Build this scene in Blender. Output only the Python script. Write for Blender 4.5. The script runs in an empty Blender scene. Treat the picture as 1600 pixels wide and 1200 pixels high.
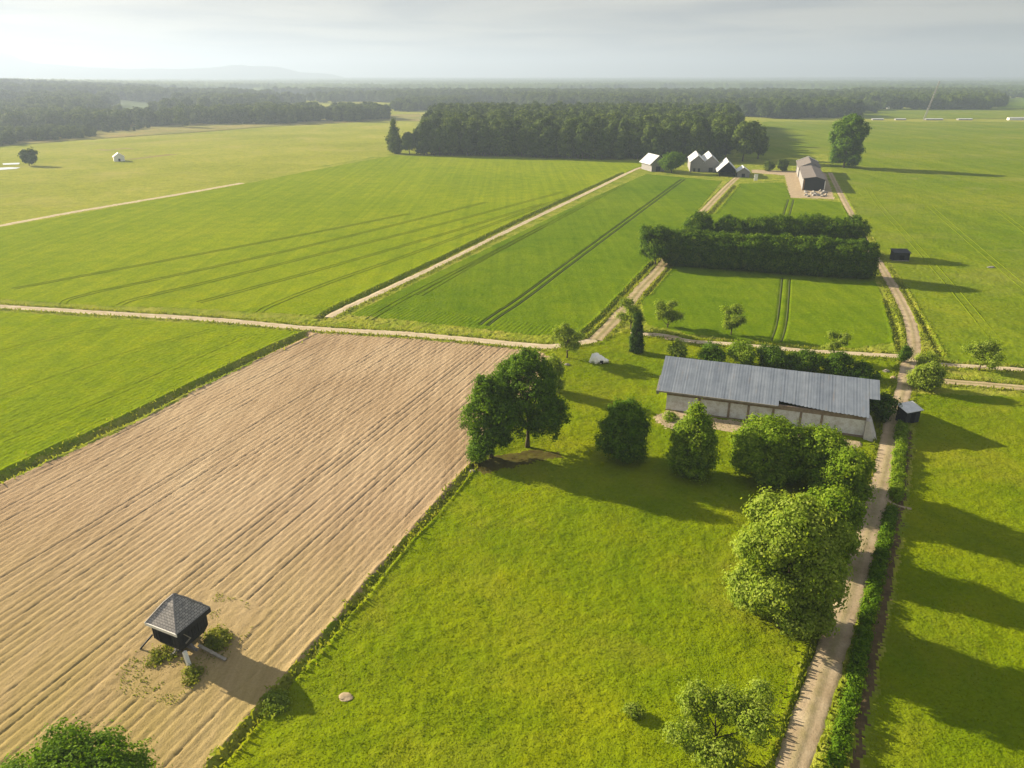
import bpy, math, random
import numpy as np

# ------------------------------------------------------------------ camera, sky, sun, exposure
S = bpy.context.scene
COL = S.collection
H, F, CX, CY = 60.0, 1142.0, 800.0, 600.0
PITCH = math.atan(482 / F)
SUN_AZ, SUN_EL = -61.0, 20.5            # degrees; azimuth from +Y, positive to +X
SUN_POWER, SKY_POWER, EXPOSURE = 5.0, 0.05, 1.9
HAZE_DENSITY = 0.00021

cam = bpy.data.cameras.new('camera')
cam.sensor_width = 36.0
cam.lens = 36.0 * F / 1600.0
cam.clip_start, cam.clip_end = 0.5, 90000
cam_o = bpy.data.objects.new('camera', cam)
COL.objects.link(cam_o)
cam_o.location = (0, 0, H)
cam_o.rotation_euler = (math.pi / 2 - PITCH, 0, 0)
S.camera = cam_o

S.view_settings.view_transform = 'Standard'
S.view_settings.look = 'None'
S.view_settings.exposure = EXPOSURE
S.view_settings.gamma = 1.0
S.cycles.max_bounces = 8
S.cycles.volume_bounces = 1
S.cycles.transparent_max_bounces = 8

az, el = math.radians(SUN_AZ), math.radians(SUN_EL)
sun = bpy.data.lights.new('sun', 'SUN')
sun.energy = SUN_POWER
sun.angle = math.radians(0.5)
sun.color = (1.0, 0.86, 0.62)
sun_o = bpy.data.objects.new('sun', sun)
COL.objects.link(sun_o)
sun_o.rotation_euler = (math.pi / 2 - el, 0, math.pi - az)
SUNDIR = (math.cos(el) * math.sin(az), math.cos(el) * math.cos(az), math.sin(el))

W = bpy.data.worlds.new('World')
S.world = W
W.use_nodes = True


def NN(nt, t, **kw):
    n = nt.nodes.new(t)
    for k, v in kw.items():
        setattr(n, k, v)
    return n


def world():
    nt = W.node_tree
    nt.nodes.clear()
    L = nt.links.new
    sky = NN(nt, 'ShaderNodeTexSky', sky_type='NISHITA', sun_disc=False)
    sky.sun_elevation, sky.sun_rotation = el, az
    sky.altitude, sky.air_density, sky.dust_density, sky.ozone_density = 50, 1.0, 2.5, 1.0
    tc = NN(nt, 'ShaderNodeTexCoord')
    sep = NN(nt, 'ShaderNodeSeparateXYZ')
    L(tc.outputs['Generated'], sep.inputs[0])
    # flat cloud layer: direction projected onto a plane overhead
    add = NN(nt, 'ShaderNodeMath', operation='ADD'); add.inputs[1].default_value = 0.035
    L(sep.outputs[2], add.inputs[0])
    mx = NN(nt, 'ShaderNodeMath', operation='MAXIMUM'); mx.inputs[1].default_value = 0.02
    L(add.outputs[0], mx.inputs[0])
    comb = NN(nt, 'ShaderNodeCombineXYZ')
    for i in (0, 1):
        d = NN(nt, 'ShaderNodeMath', operation='DIVIDE')
        L(sep.outputs[i], d.inputs[0]); L(mx.outputs[0], d.inputs[1]); L(d.outputs[0], comb.inputs[i])
    noi = NN(nt, 'ShaderNodeTexNoise'); noi.inputs['Scale'].default_value = 0.33
    noi.inputs['Detail'].default_value = 6; noi.inputs['Roughness'].default_value = 0.52
    noi.inputs['Distortion'].default_value = 0.5
    L(comb.outputs[0], noi.inputs['Vector'])
    rmp = NN(nt, 'ShaderNodeValToRGB')
    rmp.color_ramp.elements[0].position, rmp.color_ramp.elements[1].position = 0.40, 0.60
    rmp.color_ramp.elements[0].color = (1.28, 1.32, 1.39, 1); rmp.color_ramp.elements[1].color = (2.2, 2.1, 1.9, 1)
    L(noi.outputs['Fac'], rmp.inputs[0])
    hsv = NN(nt, 'ShaderNodeHueSaturation'); hsv.inputs['Saturation'].default_value = 0.45
    gam = NN(nt, 'ShaderNodeGamma'); gam.inputs[1].default_value = 0.24      # thin overcast evens the sky out
    L(sky.outputs[0], gam.inputs[0]); L(gam.outputs[0], hsv.inputs['Color'])
    mul = NN(nt, 'ShaderNodeMix', data_type='RGBA', blend_type='MULTIPLY'); mul.inputs[0].default_value = 1
    L(hsv.outputs[0], mul.inputs[6]); L(rmp.outputs[0], mul.inputs[7])
    zr = NN(nt, 'ShaderNodeMapRange')                # a thin overcast is brighter overhead than at the horizon
    zr.inputs[1].default_value, zr.inputs[2].default_value, zr.inputs[3].default_value, zr.inputs[4].default_value = 0.1, 0.9, 1.0, 1.9
    L(sep.outputs[2], zr.inputs[0])
    sc = NN(nt, 'ShaderNodeVectorMath', operation='SCALE')
    L(mul.outputs[2], sc.inputs[0]); L(zr.outputs[0], sc.inputs[3])
    bg = NN(nt, 'ShaderNodeBackground'); bg.inputs[1].default_value = SKY_POWER
    L(sc.outputs[0], bg.inputs[0])
    out = NN(nt, 'ShaderNodeOutputWorld')
    L(bg.outputs[0], out.inputs[0])


world()


# ------------------------------------------------------------------ helpers
def G(u, v, z=0.0):
    """point of the photograph -> the place on the ground it shows"""
    x = (u - CX) / F; y = -(v - CY) / F
    Y = math.cos(PITCH) + y * math.sin(PITCH); Z = -math.sin(PITCH) + y * math.cos(PITCH)
    t = (z - H) / Z
    return (x * t, Y * t)


def GP(*pts):
    return np.array([G(u, v) for u, v in pts])


AX = np.array([0.9285, -0.3714]); AY = np.array([0.3714, 0.9285])     # the lie of the fields


def _hash(ix, iy, s):
    n = (ix.astype(np.int64) * 374761393 + iy.astype(np.int64) * 668265263 + s * 974711) & 0xFFFFFFFF
    n = ((n ^ (n >> 13)) * 1274126177) & 0xFFFFFFFF
    return ((n ^ (n >> 16)) & 0xFFFF) / 65535.0


def vnoise(x, y, s=0):
    xi = np.floor(x); yi = np.floor(y)
    fx = x - xi; fy = y - yi
    fx = fx * fx * (3 - 2 * fx); fy = fy * fy * (3 - 2 * fy)
    a = _hash(xi, yi, s); b = _hash(xi + 1, yi, s); c = _hash(xi, yi + 1, s); d = _hash(xi + 1, yi + 1, s)
    return (a * (1 - fx) + b * fx) * (1 - fy) + (c * (1 - fx) + d * fx) * fy


def fbm(x, y, s=0, o=3):
    r = 0; a = 0.5; t = 0
    for k in range(o):
        r = r + a * vnoise(x, y, s + k * 17); t += a; a *= 0.5; x = x * 2.03 + 5.1; y = y * 2.03 + 1.7
    return r / t


def inpoly(P, x, y):
    r = np.zeros(x.shape, bool)
    n = len(P)
    for i in range(n):
        x1, y1 = P[i]; x2, y2 = P[(i + 1) % n]
        if y1 == y2:
            continue
        c = ((y1 > y) != (y2 > y)) & (x < (x2 - x1) * (y - y1) / (y2 - y1) + x1)
        r ^= c
    return r


def pdist(P, x, y):
    d = np.full(x.shape, 1e9)
    for i in range(len(P) - 1):
        ax, ay = P[i]; bx, by = P[i + 1]
        dx, dy = bx - ax, by - ay
        t = np.clip(((x - ax) * dx + (y - ay) * dy) / (dx * dx + dy * dy + 1e-9), 0, 1)
        d = np.minimum(d, np.hypot(x - ax - t * dx, y - ay - t * dy))
    return d


def gdist(P, X, Y, av, bv, R=8.0):
    """distance to a polyline on the land lattice, only worked out within R of it"""
    d = np.full(X.shape, 1e9)
    P = np.asarray(P)
    pa = P @ AX; pb = P @ AY
    for i in range(len(P) - 1):
        j0, j1 = np.searchsorted(av, [min(pa[i], pa[i + 1]) - R, max(pa[i], pa[i + 1]) + R])
        i0, i1 = np.searchsorted(bv, [min(pb[i], pb[i + 1]) - R, max(pb[i], pb[i + 1]) + R])
        if i1 > i0 and j1 > j0:
            sl = (slice(i0, i1), slice(j0, j1))
            d[sl] = np.minimum(d[sl], pdist(P[i:i + 2], X[sl], Y[sl]))
    return d


def smooth_line(P, step):
    P = np.asarray(P, float)
    if len(P) > 2:
        Q = []
        for i in range(len(P) - 1):
            p0 = P[max(i - 1, 0)]; p1 = P[i]; p2 = P[i + 1]; p3 = P[min(i + 2, len(P) - 1)]
            for t in np.linspace(0, 1, 12, endpoint=False):
                Q.append(0.5 * ((2 * p1) + (-p0 + p2) * t + (2 * p0 - 5 * p1 + 4 * p2 - p3) * t ** 2
                                + (-p0 + 3 * p1 - 3 * p2 + p3) * t ** 3))
        Q.append(P[-1]); P = np.array(Q)
    seg = np.hypot(*np.diff(P, axis=0).T); s = np.concatenate([[0], np.cumsum(seg)])
    n = max(2, int(s[-1] / step))
    u = np.linspace(0, s[-1], n)
    return np.stack([np.interp(u, s, P[:, 0]), np.interp(u, s, P[:, 1])], 1)


def mesh_np(name, V, Fq, mat=None, smooth=False, attr=None):
    """fast mesh from numpy arrays; Fq is (n,3) or (n,4)"""
    V = np.asarray(V, np.float32); Fq = np.asarray(Fq, np.int32)
    me = bpy.data.meshes.new(name)
    n, k = Fq.shape
    me.vertices.add(len(V)); me.vertices.foreach_set('co', V.ravel())
    me.loops.add(n * k); me.loops.foreach_set('vertex_index', Fq.ravel())
    me.polygons.add(n)
    me.polygons.foreach_set('loop_start', np.arange(0, n * k, k, dtype=np.int32))
    me.polygons.foreach_set('loop_total', np.full(n, k, np.int32))
    me.polygons.foreach_set('use_smooth', np.full(n, smooth))
    if attr:
        for an, (dom, arr) in attr.items():
            a = me.attributes.new(an, 'FLOAT', dom); a.data.foreach_set('value', np.asarray(arr, np.float32).ravel())
    me.update(); me.validate()
    if mat:
        me.materials.append(mat)
    return me


def obj(name, me, parent=None):
    o = bpy.data.objects.new(name, me)
    COL.objects.link(o)
    if parent:
        o.parent = parent
    return o


def tag(o, label, cat, group=None):
    o['label'] = label; o['category'] = cat
    if group:
        o['group'] = group
    return o


def struct(o, kind='structure'):
    o['kind'] = kind
    return o


def thing(name, label, cat, loc=(0, 0, 0), rz=0.0, group=None):
    o = bpy.data.objects.new(name, None)
    COL.objects.link(o)
    o.empty_display_size = 0.5
    o.location = loc; o.rotation_euler = (0, 0, rz)
    return tag(o, label, cat, group)


class MB:
    """collects boxes, bars, prisms and loose polygons into one mesh"""
    def __init__(self): self.v = []; self.f = []

    def add(self, vs, fs):
        b = len(self.v); self.v += [tuple(map(float, p)) for p in vs]; self.f += [tuple(b + i for i in f) for f in fs]
        return self

    def box(self, x0, x1, y0, y1, z0, z1):
        vs = [(x, y, z) for z in (z0, z1) for x, y in ((x0, y0), (x1, y0), (x1, y1), (x0, y1))]
        return self.add(vs, [(3, 2, 1, 0), (4, 5, 6, 7), (0, 1, 5, 4), (1, 2, 6, 5), (2, 3, 7, 6), (3, 0, 4, 7)])

    def bar(self, p, q, w, h=None):
        p = np.array(p, float); q = np.array(q, float); h = h or w
        d = (q - p) / np.linalg.norm(q - p)
        up = np.array([0, 0, 1.0]) if abs(d[2]) < 0.9 else np.array([1.0, 0, 0])
        s = np.cross(d, up); s /= np.linalg.norm(s); t = np.cross(s, d)
        vs = [a + s * i * w / 2 + t * j * h / 2 for a in (p, q) for i, j in ((-1, -1), (1, -1), (1, 1), (-1, 1))]
        return self.add(vs, [(0, 1, 2, 3), (7, 6, 5, 4), (0, 4, 5, 1), (1, 5, 6, 2), (2, 6, 7, 3), (3, 7, 4, 0)])

    def slab(self, ring, t):
        """polygon given thickness t along its own normal (towards minus normal)"""
        P = [np.array(p, float) for p in ring]
        nrm = np.zeros(3)
        for i in range(len(P)):
            nrm += np.cross(P[i] - P[0], P[(i + 1) % len(P)] - P[0])
        nrm /= np.linalg.norm(nrm)
        n = len(P)
        vs = P + [p - nrm * t for p in P]
        fs = [tuple(range(n)), tuple(range(2 * n - 1, n - 1, -1))]
        fs += [(i, i + n, (i + 1) % n + n, (i + 1) % n) for i in range(n)]
        return self.add(vs, fs)

    def prism(self, prof, y0, y1):
        """profile in x,z swept along y"""
        n = len(prof)
        vs = [(x, y0, z) for x, z in prof] + [(x, y1, z) for x, z in prof]
        fs = [tuple(range(n)), tuple(range(2 * n - 1, n - 1, -1))]
        fs += [((i + 1) % n, i, i + n, (i + 1) % n + n) for i in range(n)]
        return self.add(vs, fs)

    def tube(self, pts, rad, n=8, cap=True):
        pts = [np.array(p, float) for p in pts]
        rings = []
        for i, p in enumerate(pts):
            d = pts[min(i + 1, len(pts) - 1)] - pts[max(i - 1, 0)]
            d /= np.linalg.norm(d) + 1e-9
            a = np.array([1.0, 0, 0]) if abs(d[0]) < 0.8 else np.array([0, 1.0, 0])
            s = np.cross(d, a); s /= np.linalg.norm(s); t = np.cross(d, s)
            rings.append([p + rad[i] * (math.cos(k * 2 * math.pi / n) * s + math.sin(k * 2 * math.pi / n) * t) for k in range(n)])
        vs = [q for r in rings for q in r]
        fs = [(i * n + k, i * n + (k + 1) % n, (i + 1) * n + (k + 1) % n, (i + 1) * n + k)
              for i in range(len(pts) - 1) for k in range(n)]
        if cap:
            fs += [tuple(range(n - 1, -1, -1)), tuple(range((len(pts) - 1) * n, len(pts) * n))]
        return self.add(vs, fs)

    def build(self, name, mat, parent=None, smooth=False):
        me = bpy.data.meshes.new(name)
        me.from_pydata(self.v, [], self.f)
        me.materials.append(mat)
        import bmesh
        bm = bmesh.new(); bm.from_mesh(me); bmesh.ops.recalc_face_normals(bm, faces=bm.faces[:]); bm.to_mesh(me); bm.free()
        if smooth:
            me.polygons.foreach_set('use_smooth', np.full(len(me.polygons), True))
        me.update()
        return obj(name, me, parent)


# ------------------------------------------------------------------ materials
def mat_base(name, rough=0.9, spec=0.15):
    m = bpy.data.materials.new(name)
    m.use_nodes = True
    nt = m.node_tree
    b = nt.nodes['Principled BSDF']
    b.inputs['Roughness'].default_value = rough
    b.inputs['Specular IOR Level'].default_value = spec
    return m, nt, b


def ramp(nt, stops, src=None):
    r = NN(nt, 'ShaderNodeValToRGB')
    el_ = r.color_ramp.elements
    while len(el_) < len(stops):
        el_.new(0.5)
    for e, (p, c) in zip(el_, stops):
        e.position = p; e.color = (*c, 1)
    if src is not None:
        nt.links.new(src, r.inputs[0])
    return r


def noise(nt, scale, detail=4, rough=0.6, vec=None, dist=0.0):
    n = NN(nt, 'ShaderNodeTexNoise')
    n.inputs['Scale'].default_value = scale; n.inputs['Detail'].default_value = detail
    n.inputs['Roughness'].default_value = rough; n.inputs['Distortion'].default_value = dist
    if vec is not None:
        nt.links.new(vec, n.inputs['Vector'])
    return n


def mix(nt, a, b, fac, mode='MIX'):
    m = NN(nt, 'ShaderNodeMix', data_type='RGBA', blend_type=mode)
    for s, i in ((fac, 0), (a, 6), (b, 7)):
        if hasattr(s, 'links'):
            nt.links.new(s, m.inputs[i])
        elif i == 0:
            m.inputs[0].default_value = s
        else:
            m.inputs[i].default_value = (*s, 1)
    return m.outputs[2]


def objvec(nt, rot=0.0, scale=(1, 1, 1)):
    tc = NN(nt, 'ShaderNodeTexCoord')
    mp = NN(nt, 'ShaderNodeMapping')
    mp.inputs['Rotation'].default_value = (0, 0, rot); mp.inputs['Scale'].default_value = scale
    nt.links.new(tc.outputs['Object'], mp.inputs[0])
    return mp.outputs[0]


def bump(nt, b, h, strength, distance):
    bp = NN(nt, 'ShaderNodeBump')
    bp.inputs['Strength'].default_value = strength; bp.inputs['Distance'].default_value = distance
    nt.links.new(h, bp.inputs['Height']); nt.links.new(bp.outputs[0], b.inputs['Normal'])


ROWROT = math.radians(21.8)     # object space -> along the rows


def grass_mat(name, c_dark, c_mid, c_light, dry=None, dry_amt=0.0, rows=0.0, patch=0.03, fine=2.2, bstr=0.6, rowscale=0.35, fcon=0.75):
    m, nt, b = mat_base(name, 1.0, 0.0)
    v = objvec(nt)
    n1 = noise(nt, patch, 5, 0.62, v)
    n2 = noise(nt, fine, 4, 0.7, v)
    col = ramp(nt, [(0.30, c_dark), (0.52, c_mid), (0.72, c_light)], n1.outputs['Fac']).outputs[0]
    f2 = ramp(nt, [(0.3, (0.62, 0.66, 0.6)), (0.7, (1.28, 1.25, 1.2))], n2.outputs['Fac']).outputs[0]
    col = mix(nt, col, f2, fcon, 'MULTIPLY')
    if rows:
        vr = objvec(nt, ROWROT, (1, 0.02, 1))
        n3 = noise(nt, rowscale, 3, 0.6, vr)
        f3 = ramp(nt, [(0.35, (0.78, 0.82, 0.78)), (0.65, (1.18, 1.14, 1.1))], n3.outputs['Fac']).outputs[0]
        col = mix(nt, col, f3, rows, 'MULTIPLY')
    n5 = noise(nt, 0.16, 4, 0.6, v, 0.4)
    f5 = ramp(nt, [(0.33, (0.80, 0.86, 0.85)), (0.5, (1, 1, 1)), (0.68, (1.16, 1.06, 1.0))], n5.outputs['Fac']).outputs[0]
    col = mix(nt, col, f5, 0.8, 'MULTIPLY')
    if dry:
        n4 = noise(nt, patch * 1.7, 6, 0.68, v, 0.6)
        f4 = ramp(nt, [(0.5, (0, 0, 0)), (0.75, (1, 1, 1))], n4.outputs['Fac']).outputs[0]
        s = NN(nt, 'ShaderNodeMath', operation='MULTIPLY'); s.inputs[1].default_value = dry_amt
        nt.links.new(f4, s.inputs[0])
        col = mix(nt, col, dry, s.outputs[0])
    nt.links.new(col, b.inputs['Base Color'])
    nb = noise(nt, fine * 1.3, 3, 0.7, v)
    bump(nt, b, nb.outputs['Fac'], bstr, 0.35)
    return m


def soil_mat():
    m, nt, b = mat_base('ploughed_soil', 1.0, 0.0)
    v = objvec(nt)
    vr = objvec(nt, ROWROT, (1, 0.025, 1))
    n1 = noise(nt, 0.025, 5, 0.6, v)
    n2 = noise(nt, 3.5, 4, 0.75, v)
    n3 = noise(nt, 1.1, 3, 0.6, vr)
    col = ramp(nt, [(0.32, (0.275, 0.20, 0.128)), (0.55, (0.325, 0.245, 0.162)), (0.72, (0.365, 0.288, 0.195))], n1.outputs['Fac']).outputs[0]
    f2 = ramp(nt, [(0.28, (0.66, 0.64, 0.62)), (0.7, (1.22, 1.22, 1.2))], n2.outputs['Fac']).outputs[0]
    col = mix(nt, col, f2, 0.65, 'MULTIPLY')
    f3 = ramp(nt, [(0.35, (0.80, 0.78, 0.75)), (0.65, (1.12, 1.12, 1.1))], n3.outputs['Fac']).outputs[0]
    col = mix(nt, col, f3, 0.8, 'MULTIPLY')
    nd = noise(nt, 0.05, 5, 0.65, objvec(nt, ROWROT, (1, 0.3, 1)), 0.5)
    fd = ramp(nt, [(0.36, (0.72, 0.69, 0.66)), (0.52, (1, 1, 1))], nd.outputs['Fac']).outputs[0]
    col = mix(nt, col, fd, 0.3, 'MULTIPLY')
    # yellower tint in streaky noise, growing towards the near side of the field
    tc = NN(nt, 'ShaderNodeTexCoord'); sp = NN(nt, 'ShaderNodeSeparateXYZ'); nt.links.new(tc.outputs['Object'], sp.inputs[0])
    mr = NN(nt, 'ShaderNodeMapRange'); mr.inputs[1].default_value = 95; mr.inputs[2].default_value = 52
    nt.links.new(sp.outputs[1], mr.inputs[0])
    nw = noise(nt, 0.12, 5, 0.7, objvec(nt, ROWROT, (1, 0.15, 1)))
    mm = NN(nt, 'ShaderNodeMath', operation='MULTIPLY'); nt.links.new(mr.outputs[0], mm.inputs[0]); nt.links.new(nw.outputs['Fac'], mm.inputs[1])
    col = mix(nt, col, (0.25, 0.205, 0.055), mm.outputs[0])
    nt.links.new(col, b.inputs['Base Color'])
    nb = noise(nt, 5.0, 4, 0.75, v)
    bump(nt, b, nb.outputs['Fac'], 0.7, 0.15)
    return m


def road_mat(name, c0, c1, rut, green=None):
    m, nt, b = mat_base(name, 1.0, 0.0)
    v = objvec(nt)
    n1 = noise(nt, 0.35, 5, 0.65, v); n2 = noise(nt, 4.0, 4, 0.7, v)
    col = ramp(nt, [(0.35, c0), (0.68, c1)], n1.outputs['Fac']).outputs[0]
    f2 = ramp(nt, [(0.3, (0.75, 0.75, 0.75)), (0.7, (1.15, 1.15, 1.15))], n2.outputs['Fac']).outputs[0]
    col = mix(nt, col, f2, 0.7, 'MULTIPLY')
    a = NN(nt, 'ShaderNodeAttribute', attribute_name='across')
    ab = NN(nt, 'ShaderNodeMath', operation='ABSOLUTE'); nt.links.new(a.outputs['Fac'], ab.inputs[0])
    w = ramp(nt, [(0.0, (1, 1, 1)), (0.2, (0.7, 0.7, 0.7)), (0.38, (0, 0, 0)), (0.72, (0, 0, 0)), (0.95, (1, 1, 1))], ab.outputs[0])
    n3 = noise(nt, 0.9, 4, 0.7, v)
    mm = NN(nt, 'ShaderNodeMath', operation='MULTIPLY'); nt.links.new(w.outputs[0], mm.inputs[0]); nt.links.new(n3.outputs['Fac'], mm.inputs[1])
    m2 = NN(nt, 'ShaderNodeMath', operation='MULTIPLY'); m2.inputs[1].default_value = rut * 1.6; m2.use_clamp = True
    nt.links.new(mm.outputs[0], m2.inputs[0])
    col = mix(nt, col, green or (0.13, 0.13, 0.04), m2.outputs[0])
    nt.links.new(col, b.inputs['Base Color'])
    bump(nt, b, n2.outputs['Fac'], 0.5, 0.1)
    return m


def leaf_mat(name, dark, mid, light, trans=0.35, per_tree=0.0):
    m = bpy.data.materials.new(name); m.use_nodes = True
    nt = m.node_tree; nt.nodes.clear()
    a = NN(nt, 'ShaderNodeAttribute', attribute_name='tint')
    r = ramp(nt, [(0.05, dark), (0.5, mid), (0.95, light)], a.outputs['Fac'])
    oi = NN(nt, 'ShaderNodeObjectInfo')            # every tree its own shade of green
    rv = ramp(nt, [(0.0, (0.62, 0.68, 0.75)), (0.5, (0.95, 0.98, 1.0)), (1.0, (1.55, 1.42, 1.2))], oi.outputs['Random'])
    vary = mix(nt, r.outputs[0], rv.outputs[0], per_tree, 'MULTIPLY')
    d = NN(nt, 'ShaderNodeBsdfPrincipled'); d.inputs['Roughness'].default_value = 0.7; d.inputs['Specular IOR Level'].default_value = 0.04
    nt.links.new(vary, d.inputs['Base Color'])
    t = NN(nt, 'ShaderNodeBsdfTranslucent')
    warm = mix(nt, vary, (1.5, 1.45, 0.5), 1.0, 'MULTIPLY')
    nt.links.new(warm, t.inputs[0])
    ms = NN(nt, 'ShaderNodeMixShader'); ms.inputs[0].default_value = trans
    nt.links.new(d.outputs[0], ms.inputs[1]); nt.links.new(t.outputs[0], ms.inputs[2])
    out = NN(nt, 'ShaderNodeOutputMaterial'); nt.links.new(ms.outputs[0], out.inputs[0])
    return m


def simple_mat(name, c0, c1, scale=1.5, rough=0.85, spec=0.2, bstr=0.3, stretch=(1, 1, 1), detail=5):
    m, nt, b = mat_base(name, rough, spec)
    v = objvec(nt, 0, stretch)
    n1 = noise(nt, scale, detail, 0.65, v)
    col = ramp(nt, [(0.3, c0), (0.7, c1)], n1.outputs['Fac']).outputs[0]
    n2 = noise(nt, scale * 7, 3, 0.7, v)
    f = ramp(nt, [(0.3, (0.82, 0.82, 0.82)), (0.7, (1.1, 1.1, 1.1))], n2.outputs['Fac']).outputs[0]
    col = mix(nt, col, f, 0.7, 'MULTIPLY')
    nt.links.new(col, b.inputs['Base Color'])
    bump(nt, b, n2.outputs['Fac'], bstr, 0.05)
    return m


M = {}
M['ground'] = grass_mat('rough_grass', (0.16, 0.185, 0.02), (0.205, 0.22, 0.03), (0.25, 0.25, 0.05), (0.29, 0.24, 0.09), 0.5, patch=0.01, fine=0.6, bstr=0.3)
M['meadow'] = grass_mat('meadow_grass', (0.085, 0.135, 0.002), (0.125, 0.165, 0.003), (0.175, 0.19, 0.005), (0.25, 0.20, 0.03), 0.38, patch=0.025, fine=1.7, bstr=0.6, fcon=0.45)
M['field'] = grass_mat('crop_field', (0.12, 0.17, 0.002), (0.145, 0.19, 0.003), (0.17, 0.205, 0.006), rows=0.55, patch=0.012, fine=1.2, bstr=0.5)
M['midfield'] = grass_mat('crop_field_middle', (0.068, 0.12, 0.002), (0.09, 0.14, 0.003), (0.115, 0.16, 0.005), rows=0.5, patch=0.015, fine=1.2, bstr=0.5)
M['rightfield'] = grass_mat('grass_field', (0.09, 0.14, 0.006), (0.115, 0.155, 0.008), (0.15, 0.175, 0.014), (0.18, 0.18, 0.05), 0.5, rows=0.5, patch=0.012, fine=0.9, bstr=0.5, rowscale=0.12)
M['verge'] = grass_mat('verge_grass', (0.11, 0.16, 0.012), (0.17, 0.20, 0.02), (0.24, 0.235, 0.045), (0.30, 0.25, 0.08), 0.5, patch=0.12, fine=1.6, bstr=0.8)
M['marsh'] = grass_mat('dry_meadow', (0.14, 0.155, 0.04), (0.19, 0.18, 0.06), (0.24, 0.20, 0.08), (0.20, 0.13, 0.06), 0.7, patch=0.012, fine=0.3, bstr=0.3)
M['forestfloor'] = grass_mat('forest_floor', (0.03, 0.045, 0.012), (0.04, 0.06, 0.015), (0.05, 0.07, 0.02), patch=0.02, fine=0.3)
M['soil'] = soil_mat()
M['sand'] = simple_mat('sandy_earth', (0.25, 0.19, 0.12), (0.36, 0.29, 0.20), 0.5, 0.97, 0.05, 0.6)
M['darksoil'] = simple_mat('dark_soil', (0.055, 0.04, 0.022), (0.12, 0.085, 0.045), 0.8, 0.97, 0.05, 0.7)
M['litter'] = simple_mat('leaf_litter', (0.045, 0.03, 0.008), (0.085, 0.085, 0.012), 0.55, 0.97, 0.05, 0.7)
M['road'] = road_mat('dirt_road', (0.26, 0.20, 0.13), (0.37, 0.30, 0.21), 0.5)
M['gravel'] = road_mat('pale_gravel_track', (0.36, 0.29, 0.20), (0.48, 0.41, 0.31), 0.3)
M['track'] = road_mat('farm_track', (0.28, 0.22, 0.13), (0.38, 0.31, 0.20), 0.8)
M['rut'] = simple_mat('tyre_rut', (0.035, 0.05, 0.012), (0.06, 0.075, 0.02), 1.0, 0.95, 0.05, 0.5)
M['rutsoft'] = simple_mat('tyre_rut_in_crop', (0.10, 0.135, 0.003), (0.12, 0.155, 0.004), 1.0, 1.0, 0.0, 0.5)
M['leaf'] = leaf_mat('oak_leaves', (0.038, 0.085, 0.003), (0.075, 0.145, 0.006), (0.125, 0.205, 0.012))
M['leafdark'] = leaf_mat('dark_leaves', (0.026, 0.062, 0.004), (0.055, 0.11, 0.006), (0.10, 0.165, 0.012), 0.35)
M['leafbright'] = leaf_mat('bright_leaves', (0.075, 0.14, 0.005), (0.14, 0.22, 0.012), (0.235, 0.305, 0.035), 0.42)
M['leafpale'] = leaf_mat('pale_leaves', (0.10, 0.155, 0.010), (0.17, 0.235, 0.025), (0.26, 0.31, 0.06), 0.42)
M['leaflight'] = leaf_mat('light_green_leaves', (0.11, 0.175, 0.010), (0.20, 0.27, 0.03), (0.30, 0.36, 0.075), 0.44)
M['leafrow'] = leaf_mat('hedge_leaves', (0.030, 0.068, 0.003), (0.068, 0.13, 0.005), (0.135, 0.195, 0.011), 0.36)
M['leaffar'] = leaf_mat('forest_leaves', (0.032, 0.056, 0.006), (0.056, 0.088, 0.009), (0.090, 0.128, 0.014), 0.15, 0.9)
M['woodland'] = leaf_mat('woodland_canopy', (0.028, 0.050, 0.010), (0.045, 0.074, 0.013), (0.068, 0.10, 0.018), 0.0)
M['thuja'] = leaf_mat('thuja_leaves', (0.016, 0.036, 0.005), (0.032, 0.066, 0.008), (0.06, 0.105, 0.012), 0.2)
M['weed'] = leaf_mat('weed_leaves', (0.09, 0.12, 0.012), (0.15, 0.18, 0.02), (0.24, 0.24, 0.04), 0.4)
M['grassblade'] = leaf_mat('grass_blades', (0.09, 0.135, 0.003), (0.125, 0.16, 0.004), (0.17, 0.185, 0.008), 0.35)
M['bark'] = simple_mat('bark', (0.055, 0.042, 0.03), (0.11, 0.085, 0.06), 3, 0.95, 0.1, 0.8, (1, 1, 0.3))
M['darkwood'] = simple_mat('tarred_boards', (0.016, 0.018, 0.024), (0.035, 0.036, 0.042), 2.5, 0.75, 0.25, 0.6, (3, 3, 0.3))
M['greywood'] = simple_mat('weathered_boards', (0.15, 0.145, 0.15), (0.27, 0.26, 0.26), 2.5, 0.85, 0.2, 0.5, (3, 3, 0.3))
M['white'] = simple_mat('white_paint', (0.68, 0.67, 0.64), (0.82, 0.81, 0.78), 1.0, 0.6, 0.3, 0.2)
M['whiteroof'] = simple_mat('pale_metal_roof', (0.40, 0.41, 0.43), (0.60, 0.61, 0.62), 0.7, 0.45, 0.4, 0.2)
M['greyroof'] = simple_mat('grey_felt_roof', (0.105, 0.09, 0.085), (0.165, 0.145, 0.135), 0.9, 0.85, 0.2, 0.3)
M['stone'] = simple_mat('pale_stone', (0.17, 0.155, 0.135), (0.29, 0.26, 0.22), 2.0, 0.9, 0.2, 0.6)
M['brick'] = simple_mat('orange_brick', (0.32, 0.16, 0.06), (0.42, 0.24, 0.09), 2.0, 0.9, 0.2, 0.4)
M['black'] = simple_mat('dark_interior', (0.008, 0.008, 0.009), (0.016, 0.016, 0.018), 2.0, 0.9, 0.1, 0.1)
M['water'] = simple_mat('pond_water', (0.55, 0.58, 0.6), (0.62, 0.65, 0.66), 0.05, 0.25, 0.5, 0.02)


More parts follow.
